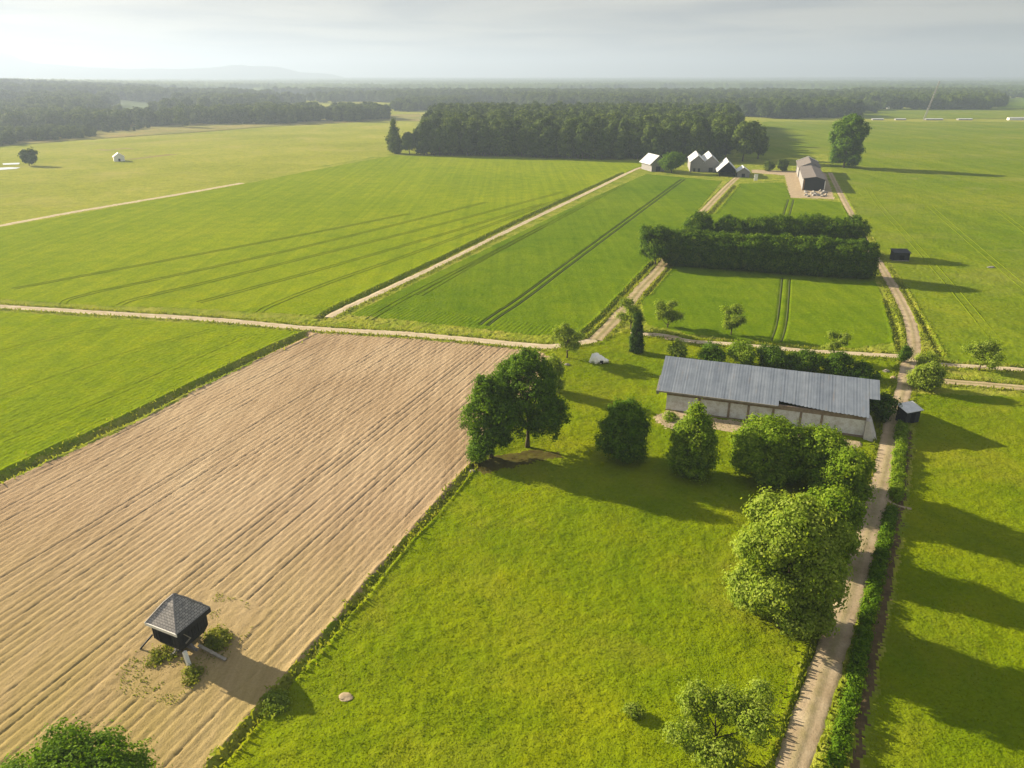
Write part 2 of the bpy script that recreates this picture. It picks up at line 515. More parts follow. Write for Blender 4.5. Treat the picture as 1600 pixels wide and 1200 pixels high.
def shingle_mat():
    m, nt, b = mat_base('shingles', 0.85, 0.25)
    tc = NN(nt, 'ShaderNodeTexCoord')
    br = NN(nt, 'ShaderNodeTexBrick')
    br.inputs['Scale'].default_value = 1.0
    br.inputs['Color1'].default_value = (0.26, 0.25, 0.255, 1); br.inputs['Color2'].default_value = (0.36, 0.34, 0.335, 1)
    br.inputs['Mortar'].default_value = (0.07, 0.07, 0.075, 1)
    br.inputs['Mortar Size'].default_value = 0.022; br.inputs['Brick Width'].default_value = 0.42; br.inputs['Row Height'].default_value = 0.28
    nt.links.new(tc.outputs['UV'], br.inputs['Vector'])
    n = noise(nt, 2.2, 4, 0.7, tc.outputs['Object'])
    f = ramp(nt, [(0.3, (0.6, 0.6, 0.62)), (0.7, (1.2, 1.18, 1.15))], n.outputs['Fac']).outputs[0]
    nt.links.new(mix(nt, br.outputs['Color'], f, 0.8, 'MULTIPLY'), b.inputs['Base Color'])
    bump(nt, b, br.outputs['Fac'], -0.5, 0.05)
    return m


def barnroof_mat():
    m, nt, b = mat_base('corrugated_roof', 0.6, 0.35)
    v = objvec(nt, 0, (1, 0.06, 0.06))
    n1 = noise(nt, 0.75, 4, 0.6, v); n2 = noise(nt, 0.5, 6, 0.65, objvec(nt)); n3 = noise(nt, 5, 4, 0.8, objvec(nt, 0, (1, 0.4, 0.4)))
    col = ramp(nt, [(0.33, (0.128, 0.152, 0.196)), (0.5, (0.145, 0.171, 0.216)), (0.67, (0.166, 0.191, 0.236))], n1.outputs['Fac']).outputs[0]
    f2 = ramp(nt, [(0.35, (0.80, 0.81, 0.83)), (0.65, (1.12, 1.1, 1.08))], n2.outputs['Fac']).outputs[0]
    col = mix(nt, col, f2, 0.8, 'MULTIPLY')
    f3 = ramp(nt, [(0.28, (0.5, 0.48, 0.45)), (0.4, (1, 1, 1))], n3.outputs['Fac']).outputs[0]
    col = mix(nt, col, f3, 0.5, 'MULTIPLY')
    n4 = noise(nt, 1.6, 4, 0.7, objvec(nt, 0, (1, 0.12, 0.12)))
    r4 = ramp(nt, [(0.60, (0, 0, 0)), (0.78, (0.5, 0.5, 0.5))], n4.outputs['Fac']).outputs[0]
    col = mix(nt, col, (0.20, 0.15, 0.11), r4)
    nt.links.new(col, b.inputs['Base Color'])
    return m


def barnwall_mat():
    m, nt, b = mat_base('whitewashed_blocks', 0.9, 0.15)
    tc = NN(nt, 'ShaderNodeTexCoord'); mp = NN(nt, 'ShaderNodeMapping')
    mp.inputs['Rotation'].default_value = (math.radians(90), 0, 0)
    nt.links.new(tc.outputs['Object'], mp.inputs[0])
    br = NN(nt, 'ShaderNodeTexBrick')
    br.inputs['Scale'].default_value = 1.0
    br.inputs['Color1'].default_value = (0.62, 0.62, 0.65, 1); br.inputs['Color2'].default_value = (0.62, 0.62, 0.65, 1)
    br.inputs['Mortar'].default_value = (0.46, 0.44, 0.42, 1)
    br.inputs['Mortar Size'].default_value = 0.015; br.inputs['Brick Width'].default_value = 0.6; br.inputs['Row Height'].default_value = 0.3
    nt.links.new(mp.outputs[0], br.inputs['Vector'])
    n1 = noise(nt, 0.8, 6, 0.7, tc.outputs['Object']); n2 = noise(nt, 3.2, 5, 0.75, tc.outputs['Object'])
    f = ramp(nt, [(0.34, (0.62, 0.55, 0.48)), (0.55, (1, 1, 1))], n1.outputs['Fac']).outputs[0]
    col = mix(nt, br.outputs['Color'], f, 0.75, 'MULTIPLY')
    st = ramp(nt, [(0.27, (0.3, 0.27, 0.24)), (0.37, (1, 1, 1))], n2.outputs['Fac']).outputs[0]
    col = mix(nt, col, st, 0.7, 'MULTIPLY')
    nt.links.new(col, b.inputs['Base Color'])
    bump(nt, b, br.outputs['Fac'], -0.3, 0.03)
    return m


M['shingle'] = shingle_mat(); M['barnroof'] = barnroof_mat(); M['barnwall'] = barnwall_mat()
M['cornice'] = simple_mat('stained_brick_band', (0.16, 0.115, 0.085), (0.30, 0.24, 0.19), 1.2, 0.9, 0.1, 0.5)
M['render'] = simple_mat('grey_render', (0.36, 0.34, 0.32), (0.52, 0.49, 0.47), 1.6, 0.9, 0.1, 0.6)

# ------------------------------------------------------------------ lines of the land (roads, ditches, ruts)
ROADS = {   # name: (points of the photograph, width in metres, material, object name)
    'main': ([(1222, 1240), (1240, 1195), (1275, 1090), (1316, 970), (1345, 870), (1371, 780), (1388, 705), (1396, 660),
              (1410, 615), (1417, 580), (1428, 545), (1421, 500), (1398, 452), (1374, 412), (1356, 385), (1336, 345), (1312, 300), (1297, 270)], 3.0, 'road', 'dirt_road'),
    'cross': ([(-120, 473), (0, 479), (180, 490), (330, 499), (485, 513), (640, 522), (760, 533), (860, 541), (930, 531)], 3.2, 'gravel', 'gravel_road'),
    'diag': ([(514, 496), (535, 484), (600, 454), (700, 407), (760, 377), (840, 338), (920, 300), (990, 266), (1008, 260)], 2.6, 'gravel', 'gravel_track'),
    'lane': ([(930, 531), (962, 498), (1000, 452), (1040, 408), (1094, 336), (1143, 285), (1160, 272)], 3.6, 'track', 'farm_track'),
    'far': ([(-60, 364), (0, 353), (100, 334), (200, 317), (300, 300), (378, 286)], 4.5, 'gravel', 'concrete_track'),
    'back': ([(985, 521), (1035, 524), (1080, 533), (1150, 538), (1250, 547), (1330, 552), (1418, 557)], 2.4, 'gravel', 'footpath'),
    'east': ([(1425, 562), (1470, 569), (1530, 573), (1600, 578), (1700, 586)], 2.2, 'gravel', 'field_lane'),
    'east2': ([(1420, 592), (1480, 596), (1540, 601), (1600, 606), (1700, 614)], 3.0, 'track', 'double_track'),
    'spur': ([(1384, 778), (1394, 786), (1406, 791), (1424, 795)], 0.55, 'road', 'trodden_path'),
}
DITCH = [   # points, width, depth
    (GP((-60, 783), (0, 747), (90, 705), (200, 656), (300, 604), (400, 557), (478, 522)), 1.0, 1.0),
    (GP((503, 496), (528, 481), (590, 452), (690, 405), (750, 375), (830, 336), (910, 300), (975, 270)), 1.1, 1.0),
    (GP((740, 728), (690, 785), (600, 888), (520, 985), (430, 1085), (330, 1205)), 0.45, 0.42),
    (GP((905, 528), (945, 492), (985, 450), (1022, 410)), 0.7, 0.6),
    (GP((1010, 462), (1050, 415)), 0.5, 0.5),
    (GP((1112, 334), (1150, 290)), 0.9, 0.6),
    (GP((1385, 470), (1400, 515), (1408, 550)), 0.6, 0.5),
    (GP((1404, 440), (1440, 500), (1470, 556)), 0.6, 0.6),
    (GP((1360, 740), (1330, 830), (1300, 930), (1262, 1060), (1222, 1190)), 0.5, 0.35),
]
RUTS = []


def pair(pts, gap=1.9, w=0.45):
    P = smooth_line(GP(*pts), 1.0)
    d = np.gradient(P, axis=0); d /= np.linalg.norm(d, axis=1)[:, None] + 1e-9
    n = np.stack([-d[:, 1], d[:, 0]], 1)
    for s in (-1, 1):
        RUTS.append((P + n * s * gap / 2, w))


pair([(757, 508), (775, 494), (820, 464), (900, 404), (1000, 330), (1068, 280)], 2.2, 0.6)
pair([(655, 462), (760, 402), (880, 338), (975, 288)], 1.8, 0.35)
pair([(575, 500), (640, 462), (745, 408), (850, 353)], 1.8, 0.3)
pair([(1213, 533), (1222, 500), (1228, 435)], 2.3, 0.5)
pair([(1229, 336), (1236, 312)], 2.6, 0.6)
pair([(98, 475), (130, 462), (300, 425), (480, 385), (640, 346), (760, 316)], 1.8, 0.35)
pair([(187, 477), (215, 467), (330, 440), (470, 405), (620, 368), (760, 332), (880, 300)], 1.9, 0.4)
pair([(405, 488), (430, 475), (520, 440), (640, 398), (760, 354), (900, 302)], 1.8, 0.4)
pair([(20, 452), (170, 424), (330, 394), (500, 362), (640, 334)], 1.8, 0.25)
pair([(310, 473), (470, 430), (600, 393), (720, 358), (850, 318)], 1.8, 0.28)
pair([(0, 550), (60, 534), (150, 516), (240, 504)], 1.8, 0.35)
pair([(0, 690), (120, 640), (240, 590), (330, 548), (392, 523)], 1.8, 0.3)
pair([(0, 622), (120, 578), (240, 540), (330, 516)], 1.8, 0.22)
pair([(1355, 293), (1375, 322), (1420, 372), (1480, 440), (1555, 530)], 2.4, 0.4)
pair([(1453, 322), (1490, 355), (1540, 398), (1620, 465)], 2.4, 0.4)
pair([(1560, 330), (1600, 360), (1650, 400)], 2.4, 0.3)

HEDGE_A = smooth_line(GP((1408, 668), (1404, 720), (1398, 782)), 1.0)
HEDGE_B = smooth_line(GP((1392, 802), (1377, 868), (1358, 950), (1340, 1040), (1325, 1110), (1300, 1215)), 1.0)

ZONES = [   # later ones lie over earlier ones: key, object name, material, polygon
    ('verge', 'grass_verge', 'verge', [(-400, 1700), (-400, 340), (0, 230), (700, 205), (1190, 190), (2000, 190), (2400, 600), (2000, 1700)]),
    ('pale', 'pale_meadow', 'ground', [(-500, 420), (-60, 365), (380, 287), (500, 262), (602, 240), (660, 215), (650, 190), (0, 232), (-500, 240)]),
    ('field', 'crop_field', 'field', [(-300, 430), (-60, 366), (380, 288), (605, 243), (1045, 252), (1000, 262), (905, 303), (830, 335), (690, 403), (560, 466), (505, 492), (470, 492), (300, 482), (160, 478), (0, 468), (-300, 452)]),
    ('midfield', 'crop_field', 'midfield', [(548, 492), (600, 466), (760, 389), (925, 309), (1010, 272), (1128, 283), (1085, 335), (1028, 400), (985, 447), (945, 489), (903, 526), (830, 523), (700, 508)]),
    ('behind', 'crop_field', 'midfield', [(1100, 345), (1155, 287), (1225, 285), (1236, 310), (1312, 316), (1338, 352), (1345, 375), (1090, 375)]),
    ('front', 'crop_field', 'midfield', [(1000, 470), (1050, 418), (1045, 385), (1340, 385), (1362, 428), (1385, 475), (1398, 535), (1330, 545), (1200, 536), (1090, 524), (1010, 508)]),
    ('left', 'crop_field', 'field', [(-400, 485), (0, 487), (150, 497), (330, 507), (470, 518), (395, 553), (300, 600), (90, 700), (0, 740), (-400, 925)]),
    ('right', 'grass_field', 'rightfield', [(1316, 295), (1300, 268), (1292, 240), (1195, 250), (1150, 245), (1193, 190), (2000, 190), (2400, 580), (1720, 582), (1600, 572), (1475, 562), (1446, 500), (1405, 430), (1365, 372)]),
    ('pasture', 'grass_field', 'meadow', [(1428, 615), (1700, 622), (2400, 660), (2200, 1700), (1330, 1700), (1350, 1200), (1385, 1000), (1412, 850), (1430, 690)]),
    ('meadow', 'meadow', 'meadow', [(330, 1205), (520, 988), (690, 790), (745, 725), (720, 660), (800, 560), (910, 540), (985, 515), (1400, 562), (1404, 600), (1382, 680), (1360, 740), (1330, 830), (1300, 930), (1262, 1060), (1205, 1240), (1150, 1700), (0, 1700)]),
    ('plough', 'ploughed_field', 'soil', [(482, 519), (640, 529), (760, 540), (838, 549), (880, 566), (790, 640), (735, 722), (690, 776), (600, 878), (510, 985), (420, 1080), (310, 1205), (0, 1650), (-700, 1650), (-700, 1120), (0, 756), (100, 712), (210, 663), (300, 614), (400, 565)]),
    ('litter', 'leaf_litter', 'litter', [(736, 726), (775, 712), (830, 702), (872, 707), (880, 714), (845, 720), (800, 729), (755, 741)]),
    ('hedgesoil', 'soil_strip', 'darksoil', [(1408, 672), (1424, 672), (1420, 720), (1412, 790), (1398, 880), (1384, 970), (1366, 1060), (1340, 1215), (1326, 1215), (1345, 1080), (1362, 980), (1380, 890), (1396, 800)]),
    ('yard', 'sandy_yard', 'sand', [(1174, 265), (1235, 267), (1290, 270), (1304, 311), (1235, 309), (1226, 274), (1176, 270)]),
    ('ditchshade', 'ditch_shade_strip', 'marsh', [(196, 248), (232, 243), (268, 240.5), (272, 241.5), (236, 245.5), (200, 250)]),  # dark line of a shadowed ditch, its shade put into the ground colour
    ('ditchshadeb', 'ditch_shade_strip', 'marsh', [(150, 234), (200, 231), (212, 232.5), (160, 236)]),  # second dark streak, shade painted the same way
    ('pad', 'sandy_yard', 'sand', [(1020, 652), (1042, 640), (1130, 655), (1250, 672), (1345, 690), (1345, 700), (1240, 688), (1120, 672), (1060, 672), (1040, 668)]),
]
MILL_POLY = GP((318, 918), (424, 953), (345, 1040), (268, 1104), (160, 1076), (215, 1015))


def land():
    na = lambda a, b, s: np.arange(a, b, s)
    bv = np.concatenate([na(18, 175, 0.3), na(175, 300, 0.6), na(300, 560, 1.3), na(560, 760, 3.0), na(760, 1330, 9)])
    av = np.concatenate([na(-1000, -320, 10), na(-320, -200, 1.6), na(-200, -140, 0.8), na(-140, -118, 0.3), na(-118, -44, 0.15), na(-44, 70, 0.3), na(70, 112, 0.35), na(112, 160, 0.6), na(160, 330, 1.6), na(330, 620, 6)])
    A, B = np.meshgrid(av, bv)
    X = A * AX[0] + B * AY[0]; Y = A * AX[1] + B * AY[1]
    # keep what this view and its neighbours can see
    fw = Y * math.cos(PITCH) + H * math.sin(PITCH); upc = Y * math.sin(PITCH) - H * math.cos(PITCH)
    u = CX + F * X / np.maximum(fw, 1); v = CY - F * upc / np.maximum(fw, 1)
    keep = (u > -330) & (u < 1930) & (v < 1480) & (fw > 5)
    ci = keep[:-1, :-1] & keep[1:, 1:] & keep[:-1, 1:] & keep[1:, :-1]
    fx = (X[:-1, :-1] + X[1:, 1:]) / 2; fy = (Y[:-1, :-1] + Y[1:, 1:]) / 2
    # ragged zone borders
    wob = 0.55
    wx = fx + wob * (fbm(fx / 1.6, fy / 1.6, 3) - 0.5) * 2; wy = fy + wob * (fbm(fx / 1.6, fy / 1.6, 9) - 0.5) * 2
    rj = np.random.RandomState(12)
    wx = wx + 0.5 * (rj.rand(*fx.shape) - 0.5); wy = wy + 0.5 * (rj.rand(*fx.shape) - 0.5)
    zone = np.full(fx.shape, -1, np.int32)
    vz = np.full(X.shape, -1, np.int32)
    for k, (key, nm, mt, poly) in enumerate(ZONES):
        P = GP(*poly)
        zone[inpoly(P, wx, wy)] = k
        vz[inpoly(P, X, Y)] = k
    kz = {z[0]: i for i, z in enumerate(ZONES)}
    # heights
    amp = np.full(X.shape, 0.12); sz = np.full(X.shape, 1.0)
    for key, a_ in (('meadow', 0.13), ('pasture', 0.11), ('verge', 0.22), ('field', 0.07), ('midfield', 0.07), ('front', 0.07), ('behind', 0.07), ('left', 0.09), ('right', 0.12), ('plough', 0.0), ('hedgesoil', 0.08), ('yard', 0.05), ('pad', 0.05), ('litter', 0.1)):
        amp[vz == kz[key]] = a_
    hgt = amp * ((fbm(X / 0.75, Y / 0.75, 21, 2) - 0.5) * 1.6 + (fbm(X / 3.2, Y / 3.2, 33, 2) - 0.5) * 1.4)
    hgt += 0.5 * (vz == kz['meadow']) * (fbm(X / 14, Y / 14, 5, 2) - 0.5) * 1.4
    crop = np.isin(vz, [kz[k] for k in ('field', 'midfield', 'front', 'behind', 'left')])
    rowz = 0.03 * np.sin(2 * math.pi * A / 1.2)
    hgt += crop * (rowz * (A < 108) * (B < 172) + 0.10)
    # ploughed field: drill rows, deeper wheel furrows, a trampled patch round the mill
    A2 = A + 0.16 * (fbm(A / 14, B / 60, 41, 2) - 0.5) * 2 + 0.06 * (fbm(A / 2, B / 6, 47, 2) - 0.5)
    fur = 0.014 * np.cos(2 * math.pi * A2 / 0.56)
    PER = 1.12
    lane_i = np.floor(A2 / PER); lw = _hash(lane_i, lane_i * 0, 71)
    pos = (A2 / PER - lane_i - 0.5) * PER + 0.16 * (lw - 0.5)
    lw = lw * (0.55 + 0.9 * fbm(lane_i * 3.3, B / 9, 73, 2))
    fur -= (0.05 + 0.11 * np.clip(lw, 0, 1) ** 1.4) * np.exp(-(pos / 0.10) ** 2)
    fur += (0.005 + 0.035 * lw) * np.exp(-((pos - 0.36) / 0.18) ** 2)
    mill = inpoly(MILL_POLY, X + (fbm(X / 2, Y / 2, 4) - 0.5), Y + (fbm(X / 2, Y / 2, 8) - 0.5))
    edge = gdist(np.vstack([MILL_POLY, MILL_POLY[:1]]), X, Y, av, bv)
    fur = np.where(mill, 0.05 * (fbm(X / 1.2, Y / 1.2, 13) - 0.5) + 0.05 * np.exp(-(edge / 0.5) ** 2), fur)
    fur += 0.10 * (fbm(X / 0.5, Y / 0.5, 61, 2) - 0.5)
    hgt = np.where(vz == kz['plough'], fur, hgt)
    rd = np.full(X.shape, 1e9)
    for key, (pts, w, mt, nm) in ROADS.items():
        rd = np.minimum(rd, gdist(smooth_line(GP(*pts), 4.0), X, Y, av, bv) - w / 2)
    k = np.clip((rd + 0.5) / 1.0, 0, 1); k = k * k * (3 - 2 * k)
    hgt = hgt * k - 0.10 * (1 - k)
    hgt += 0.10 * np.exp(-((rd - 0.7) / 0.5) ** 2) * (vz != kz['plough'])
    rt = np.full(X.shape, 1e9)
    for P, w in RUTS:
        if w <= 0.42:
            continue
        rt = np.minimum(rt, gdist(P[::3], X, Y, av, bv, 3.0) - w / 2)
    k = np.clip(rt / 0.4, 0, 1)
    hgt = hgt * k - 0.07 * (1 - k)
    for P, w, dp in DITCH:
        d = gdist(P, X, Y, av, bv) * (1 + 0.5 * (fbm(X / 5, Y / 5, 77) - 0.5))
        hgt -= dp * np.exp(-(d / w) ** 2 * 0.8)
        hgt += 0.16 * np.exp(-((d - w * 2.0) / (w * 0.7)) ** 2)
    idx = np.arange(X.size).reshape(X.shape)
    quads = np.stack([idx[:-1, :-1], idx[:-1, 1:], idx[1:, 1:], idx[1:, :-1]], -1)
    V = np.stack([X, Y, hgt], -1).reshape(-1, 3)
    for k_, (key, nm, mt, poly) in enumerate(ZONES):
        q = quads[ci & (zone == k_)]
        if not len(q):
            continue
        us, inv = np.unique(q, return_inverse=True)
        o = obj(nm, mesh_np(nm, V[us], inv.reshape(q.shape), M[mt], True))
        struct(o)
    global HF
    HF = (av, bv, hgt)


def ground_z(x, y):
    """height of the land at arrays x, y"""
    av, bv, h = HF
    a = x * AX[0] + y * AX[1]; b = x * AY[0] + y * AY[1]
    i = np.clip(np.searchsorted(bv, b) - 1, 0, len(bv) - 2); j = np.clip(np.searchsorted(av, a) - 1, 0, len(av) - 2)
    fb = np.clip((b - bv[i]) / (bv[i + 1] - bv[i]), 0, 1); fa = np.clip((a - av[j]) / (av[j + 1] - av[j]), 0, 1)
    return (h[i, j] * (1 - fb) * (1 - fa) + h[i + 1, j] * fb * (1 - fa) + h[i, j + 1] * (1 - fb) * fa + h[i + 1, j + 1] * fb * fa)


def gz(x, y):
    return float(ground_z(np.array([x]), np.array([y]))[0])


land()


def strip(name, P, w, z, mat, n=8, seed=0, rag=0.25, prof=0.0, cover=1.0):
    d = np.gradient(P, axis=0); d /= np.linalg.norm(d, axis=1)[:, None] + 1e-9
    nn = np.stack([-d[:, 1], d[:, 0]], 1)
    s = np.cumsum(np.concatenate([[0], np.hypot(*np.diff(P, axis=0).T)]))
    t = np.linspace(-1, 1, n + 1)
    lw = 1 + rag * (fbm(s / 2.2, s * 0, seed + 1) - 0.5) * 2; rw = 1 + rag * (fbm(s / 2.2, s * 0, seed + 2) - 0.5) * 2
    T = np.where(t[None] < 0, t[None] * lw[:, None], t[None] * rw[:, None])
    XY = P[:, None] + nn[:, None] * (T * w / 2)[..., None]
    Z = np.maximum(0, ground_z(XY[..., 0].ravel(), XY[..., 1].ravel()).reshape(XY.shape[:2]) * cover) + z + prof * (np.exp(-(t / 0.22) ** 2)[None] + 0 * T) + 0.03 * (fbm(XY[..., 0] / 0.8, XY[..., 1] / 0.8, seed) - 0.5)
    Z = Z - 0.12 * np.abs(t[None]) ** 6
    V = np.concatenate([XY, Z[..., None]], -1).reshape(-1, 3)
    idx = np.arange(len(P) * (n + 1)).reshape(len(P), n + 1)
    q = np.stack([idx[:-1, :-1], idx[1:, :-1], idx[1:, 1:], idx[:-1, 1:]], -1).reshape(-1, 4)
    q = q[:, ::-1]
    me = mesh_np(name, V, q, mat, True, {'across': ('POINT', np.broadcast_to(t, (len(P), n + 1)))})
    return struct(obj(name, me))


for i, (k, (pts, w, mt, nm)) in enumerate(ROADS.items()):
    strip(nm, smooth_line(GP(*pts), 0.6), w * 1.12, 0.03 + 0.006 * i, M[mt], 12 if w > 2 else 6, i * 7, 0.22, 0.05 if mt != 'gravel' else 0.02)
for i, (P, w) in enumerate(RUTS):
    strip('tyre_rut', P, w if w > 0.42 else w * 0.72, 0.035 + 0.07 * (P[:, 1:2] > 185), M['rut' if w > 0.42 else 'rutsoft'], 3, i * 5 + 100, 0.5)


# base land out to the horizon, below the worked fields
def base():
    r = np.concatenate([[0], np.geomspace(30, 18000, 60)])
    th = np.linspace(0, 2 * math.pi, 97)[:-1]
    R, T = np.meshgrid(r[1:], th, indexing='ij')
    V = np.vstack([[[0, 300, -1.6]], np.stack([R * np.sin(T), R * np.cos(T) + 300, np.full(R.shape, -1.6)], -1).reshape(-1, 3)])
    n = len(th); m = len(r) - 1
    idx = 1 + np.arange(m * n).reshape(m, n)
    q = np.stack([idx[:-1], idx[1:], np.roll(idx[1:], -1, 1), np.roll(idx[:-1], -1, 1)], -1).reshape(-1, 4)
    c = np.stack([np.zeros(n, int), np.zeros(n, int), idx[0], np.roll(idx[0], -1)], -1)
    me = bpy.data.meshes.new('ground')
    fs = [tuple(f) for f in q[:, ::-1].tolist()] + [(0, b, a) for _, _, a, b in c.tolist()]
    me.from_pydata(V.tolist(), [], fs)
    me.materials.append(M['ground']); me.update()
    struct(obj('ground', me))


base()


def sheet(name, pts, z, mat):
    P = GP(*pts)
    me = bpy.data.meshes.new(name)
    vs = [(x, y, z) for x, y in P]
    fs = [tuple(range(len(vs)))]
    a = sum(P[i][0] * P[(i + 1) % len(P)][1] - P[(i + 1) % len(P)][0] * P[i][1] for i in range(len(P)))
    me.from_pydata(vs, [], fs if a > 0 else [fs[0][::-1]])
    me.materials.append(mat); me.update()
    return struct(obj(name, me))


# far land
sheet('dry_meadow', [(-200, 232), (0, 226), (130, 216), (300, 205), (420, 196), (600, 187), (662, 188), (655, 176), (560, 180), (380, 188), (250, 192), (140, 196), (-200, 214)], -1.2, M['marsh'])
sheet('far_field', [(1318, 184), (1700, 184), (1700, 168), (1330, 168)], -1.2, M['rightfield'])
sheet('far_field', [(430, 165), (600, 158), (605, 163), (450, 170)], -1.2, M['ground'])
sheet('far_field', [(606, 167), (628, 167), (628, 162), (606, 162)], -1.2, M['verge'])
sheet('far_field', [(630, 156), (672, 156), (670, 153.5), (640, 153.5)], -1.2, M['verge'])
sheet('far_field', [(1558, 168), (1700, 172), (1700, 150), (1575, 152)], -1.2, M['midfield'])
sheet('far_field', [(1490, 139), (1700, 141), (1700, 133), (1500, 134)], -1.2, M['ground'])
sheet('pond', [(-30, 267), (0, 266), (26, 264), (32, 262), (14, 261.5), (-30, 264)], -0.05 + 0.22, M['water'])
sheet('pond', [(5, 258), (30, 257), (31, 254.5), (4, 255.5)], -0.05 + 0.22, M['water'])


# ------------------------------------------------------------------ foliage
def crown_mesh(name, blobs, n_clump, per, leaf, cr, seed, mat, up=0.35, skip_low=-0.85, shell=0.42):
    r = np.random.RandomState(seed)
    B = np.array(blobs, float)
    area = (B[:, 3] * B[:, 4] + B[:, 3] * B[:, 5] + B[:, 4] * B[:, 5])
    pick = r.choice(len(B), n_clump * 2, p=area / area.sum())
    d = r.normal(size=(n_clump * 2, 3)); d /= np.linalg.norm(d, axis=1)[:, None]
    lump = 0.74 + 0.42 * vnoise(d[:, 0] * 2.8 + pick * 3.1 + seed, d[:, 1] * 2.8 + d[:, 2] * 3.6, seed)
    u = 1 - shell * r.rand(n_clump * 2) ** 2
    c = B[pick, :3] + d * B[pick, 3:6] * (lump * u)[:, None]
    inside = np.zeros(len(c), bool)
    for b in B:
        inside |= (((c - b[:3]) / b[3:6]) ** 2).sum(1) < 0.40
    ok = ~inside & (d[:, 2] > skip_low) & (c[:, 2] > 0.15)
    c = c[ok][:n_clump]; d = d[ok][:n_clump]
    n = len(c)
    ct = r.rand(n)
    crs = cr * (0.7 + 0.6 * r.rand(n))
    off = r.normal(size=(n, per, 3)) * (crs[:, None, None] * np.array([0.55, 0.55, 0.45]))
    p = (c[:, None] + off).reshape(-1, 3)
    nr = (off / crs[:, None, None] * 0.9 + d[:, None] * 0.45 + np.array([0, 0, up]) + r.normal(size=(n, per, 3)) * 0.30).reshape(-1, 3)
    nr /= np.linalg.norm(nr, axis=1)[:, None]
    a = r.normal(size=nr.shape); t1 = np.cross(nr, a); t1 /= np.linalg.norm(t1, axis=1)[:, None]
    t2 = np.cross(nr, t1)
    sz = leaf * (0.6 + 0.8 * r.rand(len(p)))
    s1 = (sz * 0.5)[:, None]; s2 = (sz * 0.36)[:, None]
    V = np.stack([p - t1 * s1, p + t2 * s2 + nr * s1 * 0.18, p + t1 * s1, p - t2 * s2 + nr * s1 * 0.18], 1).reshape(-1, 3)
    V[:, 2] = np.maximum(V[:, 2], 0.02)
    q = np.arange(len(V)).reshape(-1, 4)
    tint = np.clip(0.6 * np.repeat(ct, per) + 0.4 * r.rand(n * per), 0, 1)
    return mesh_np(name, V, q, mat, False, {'tint': ('FACE', tint)})


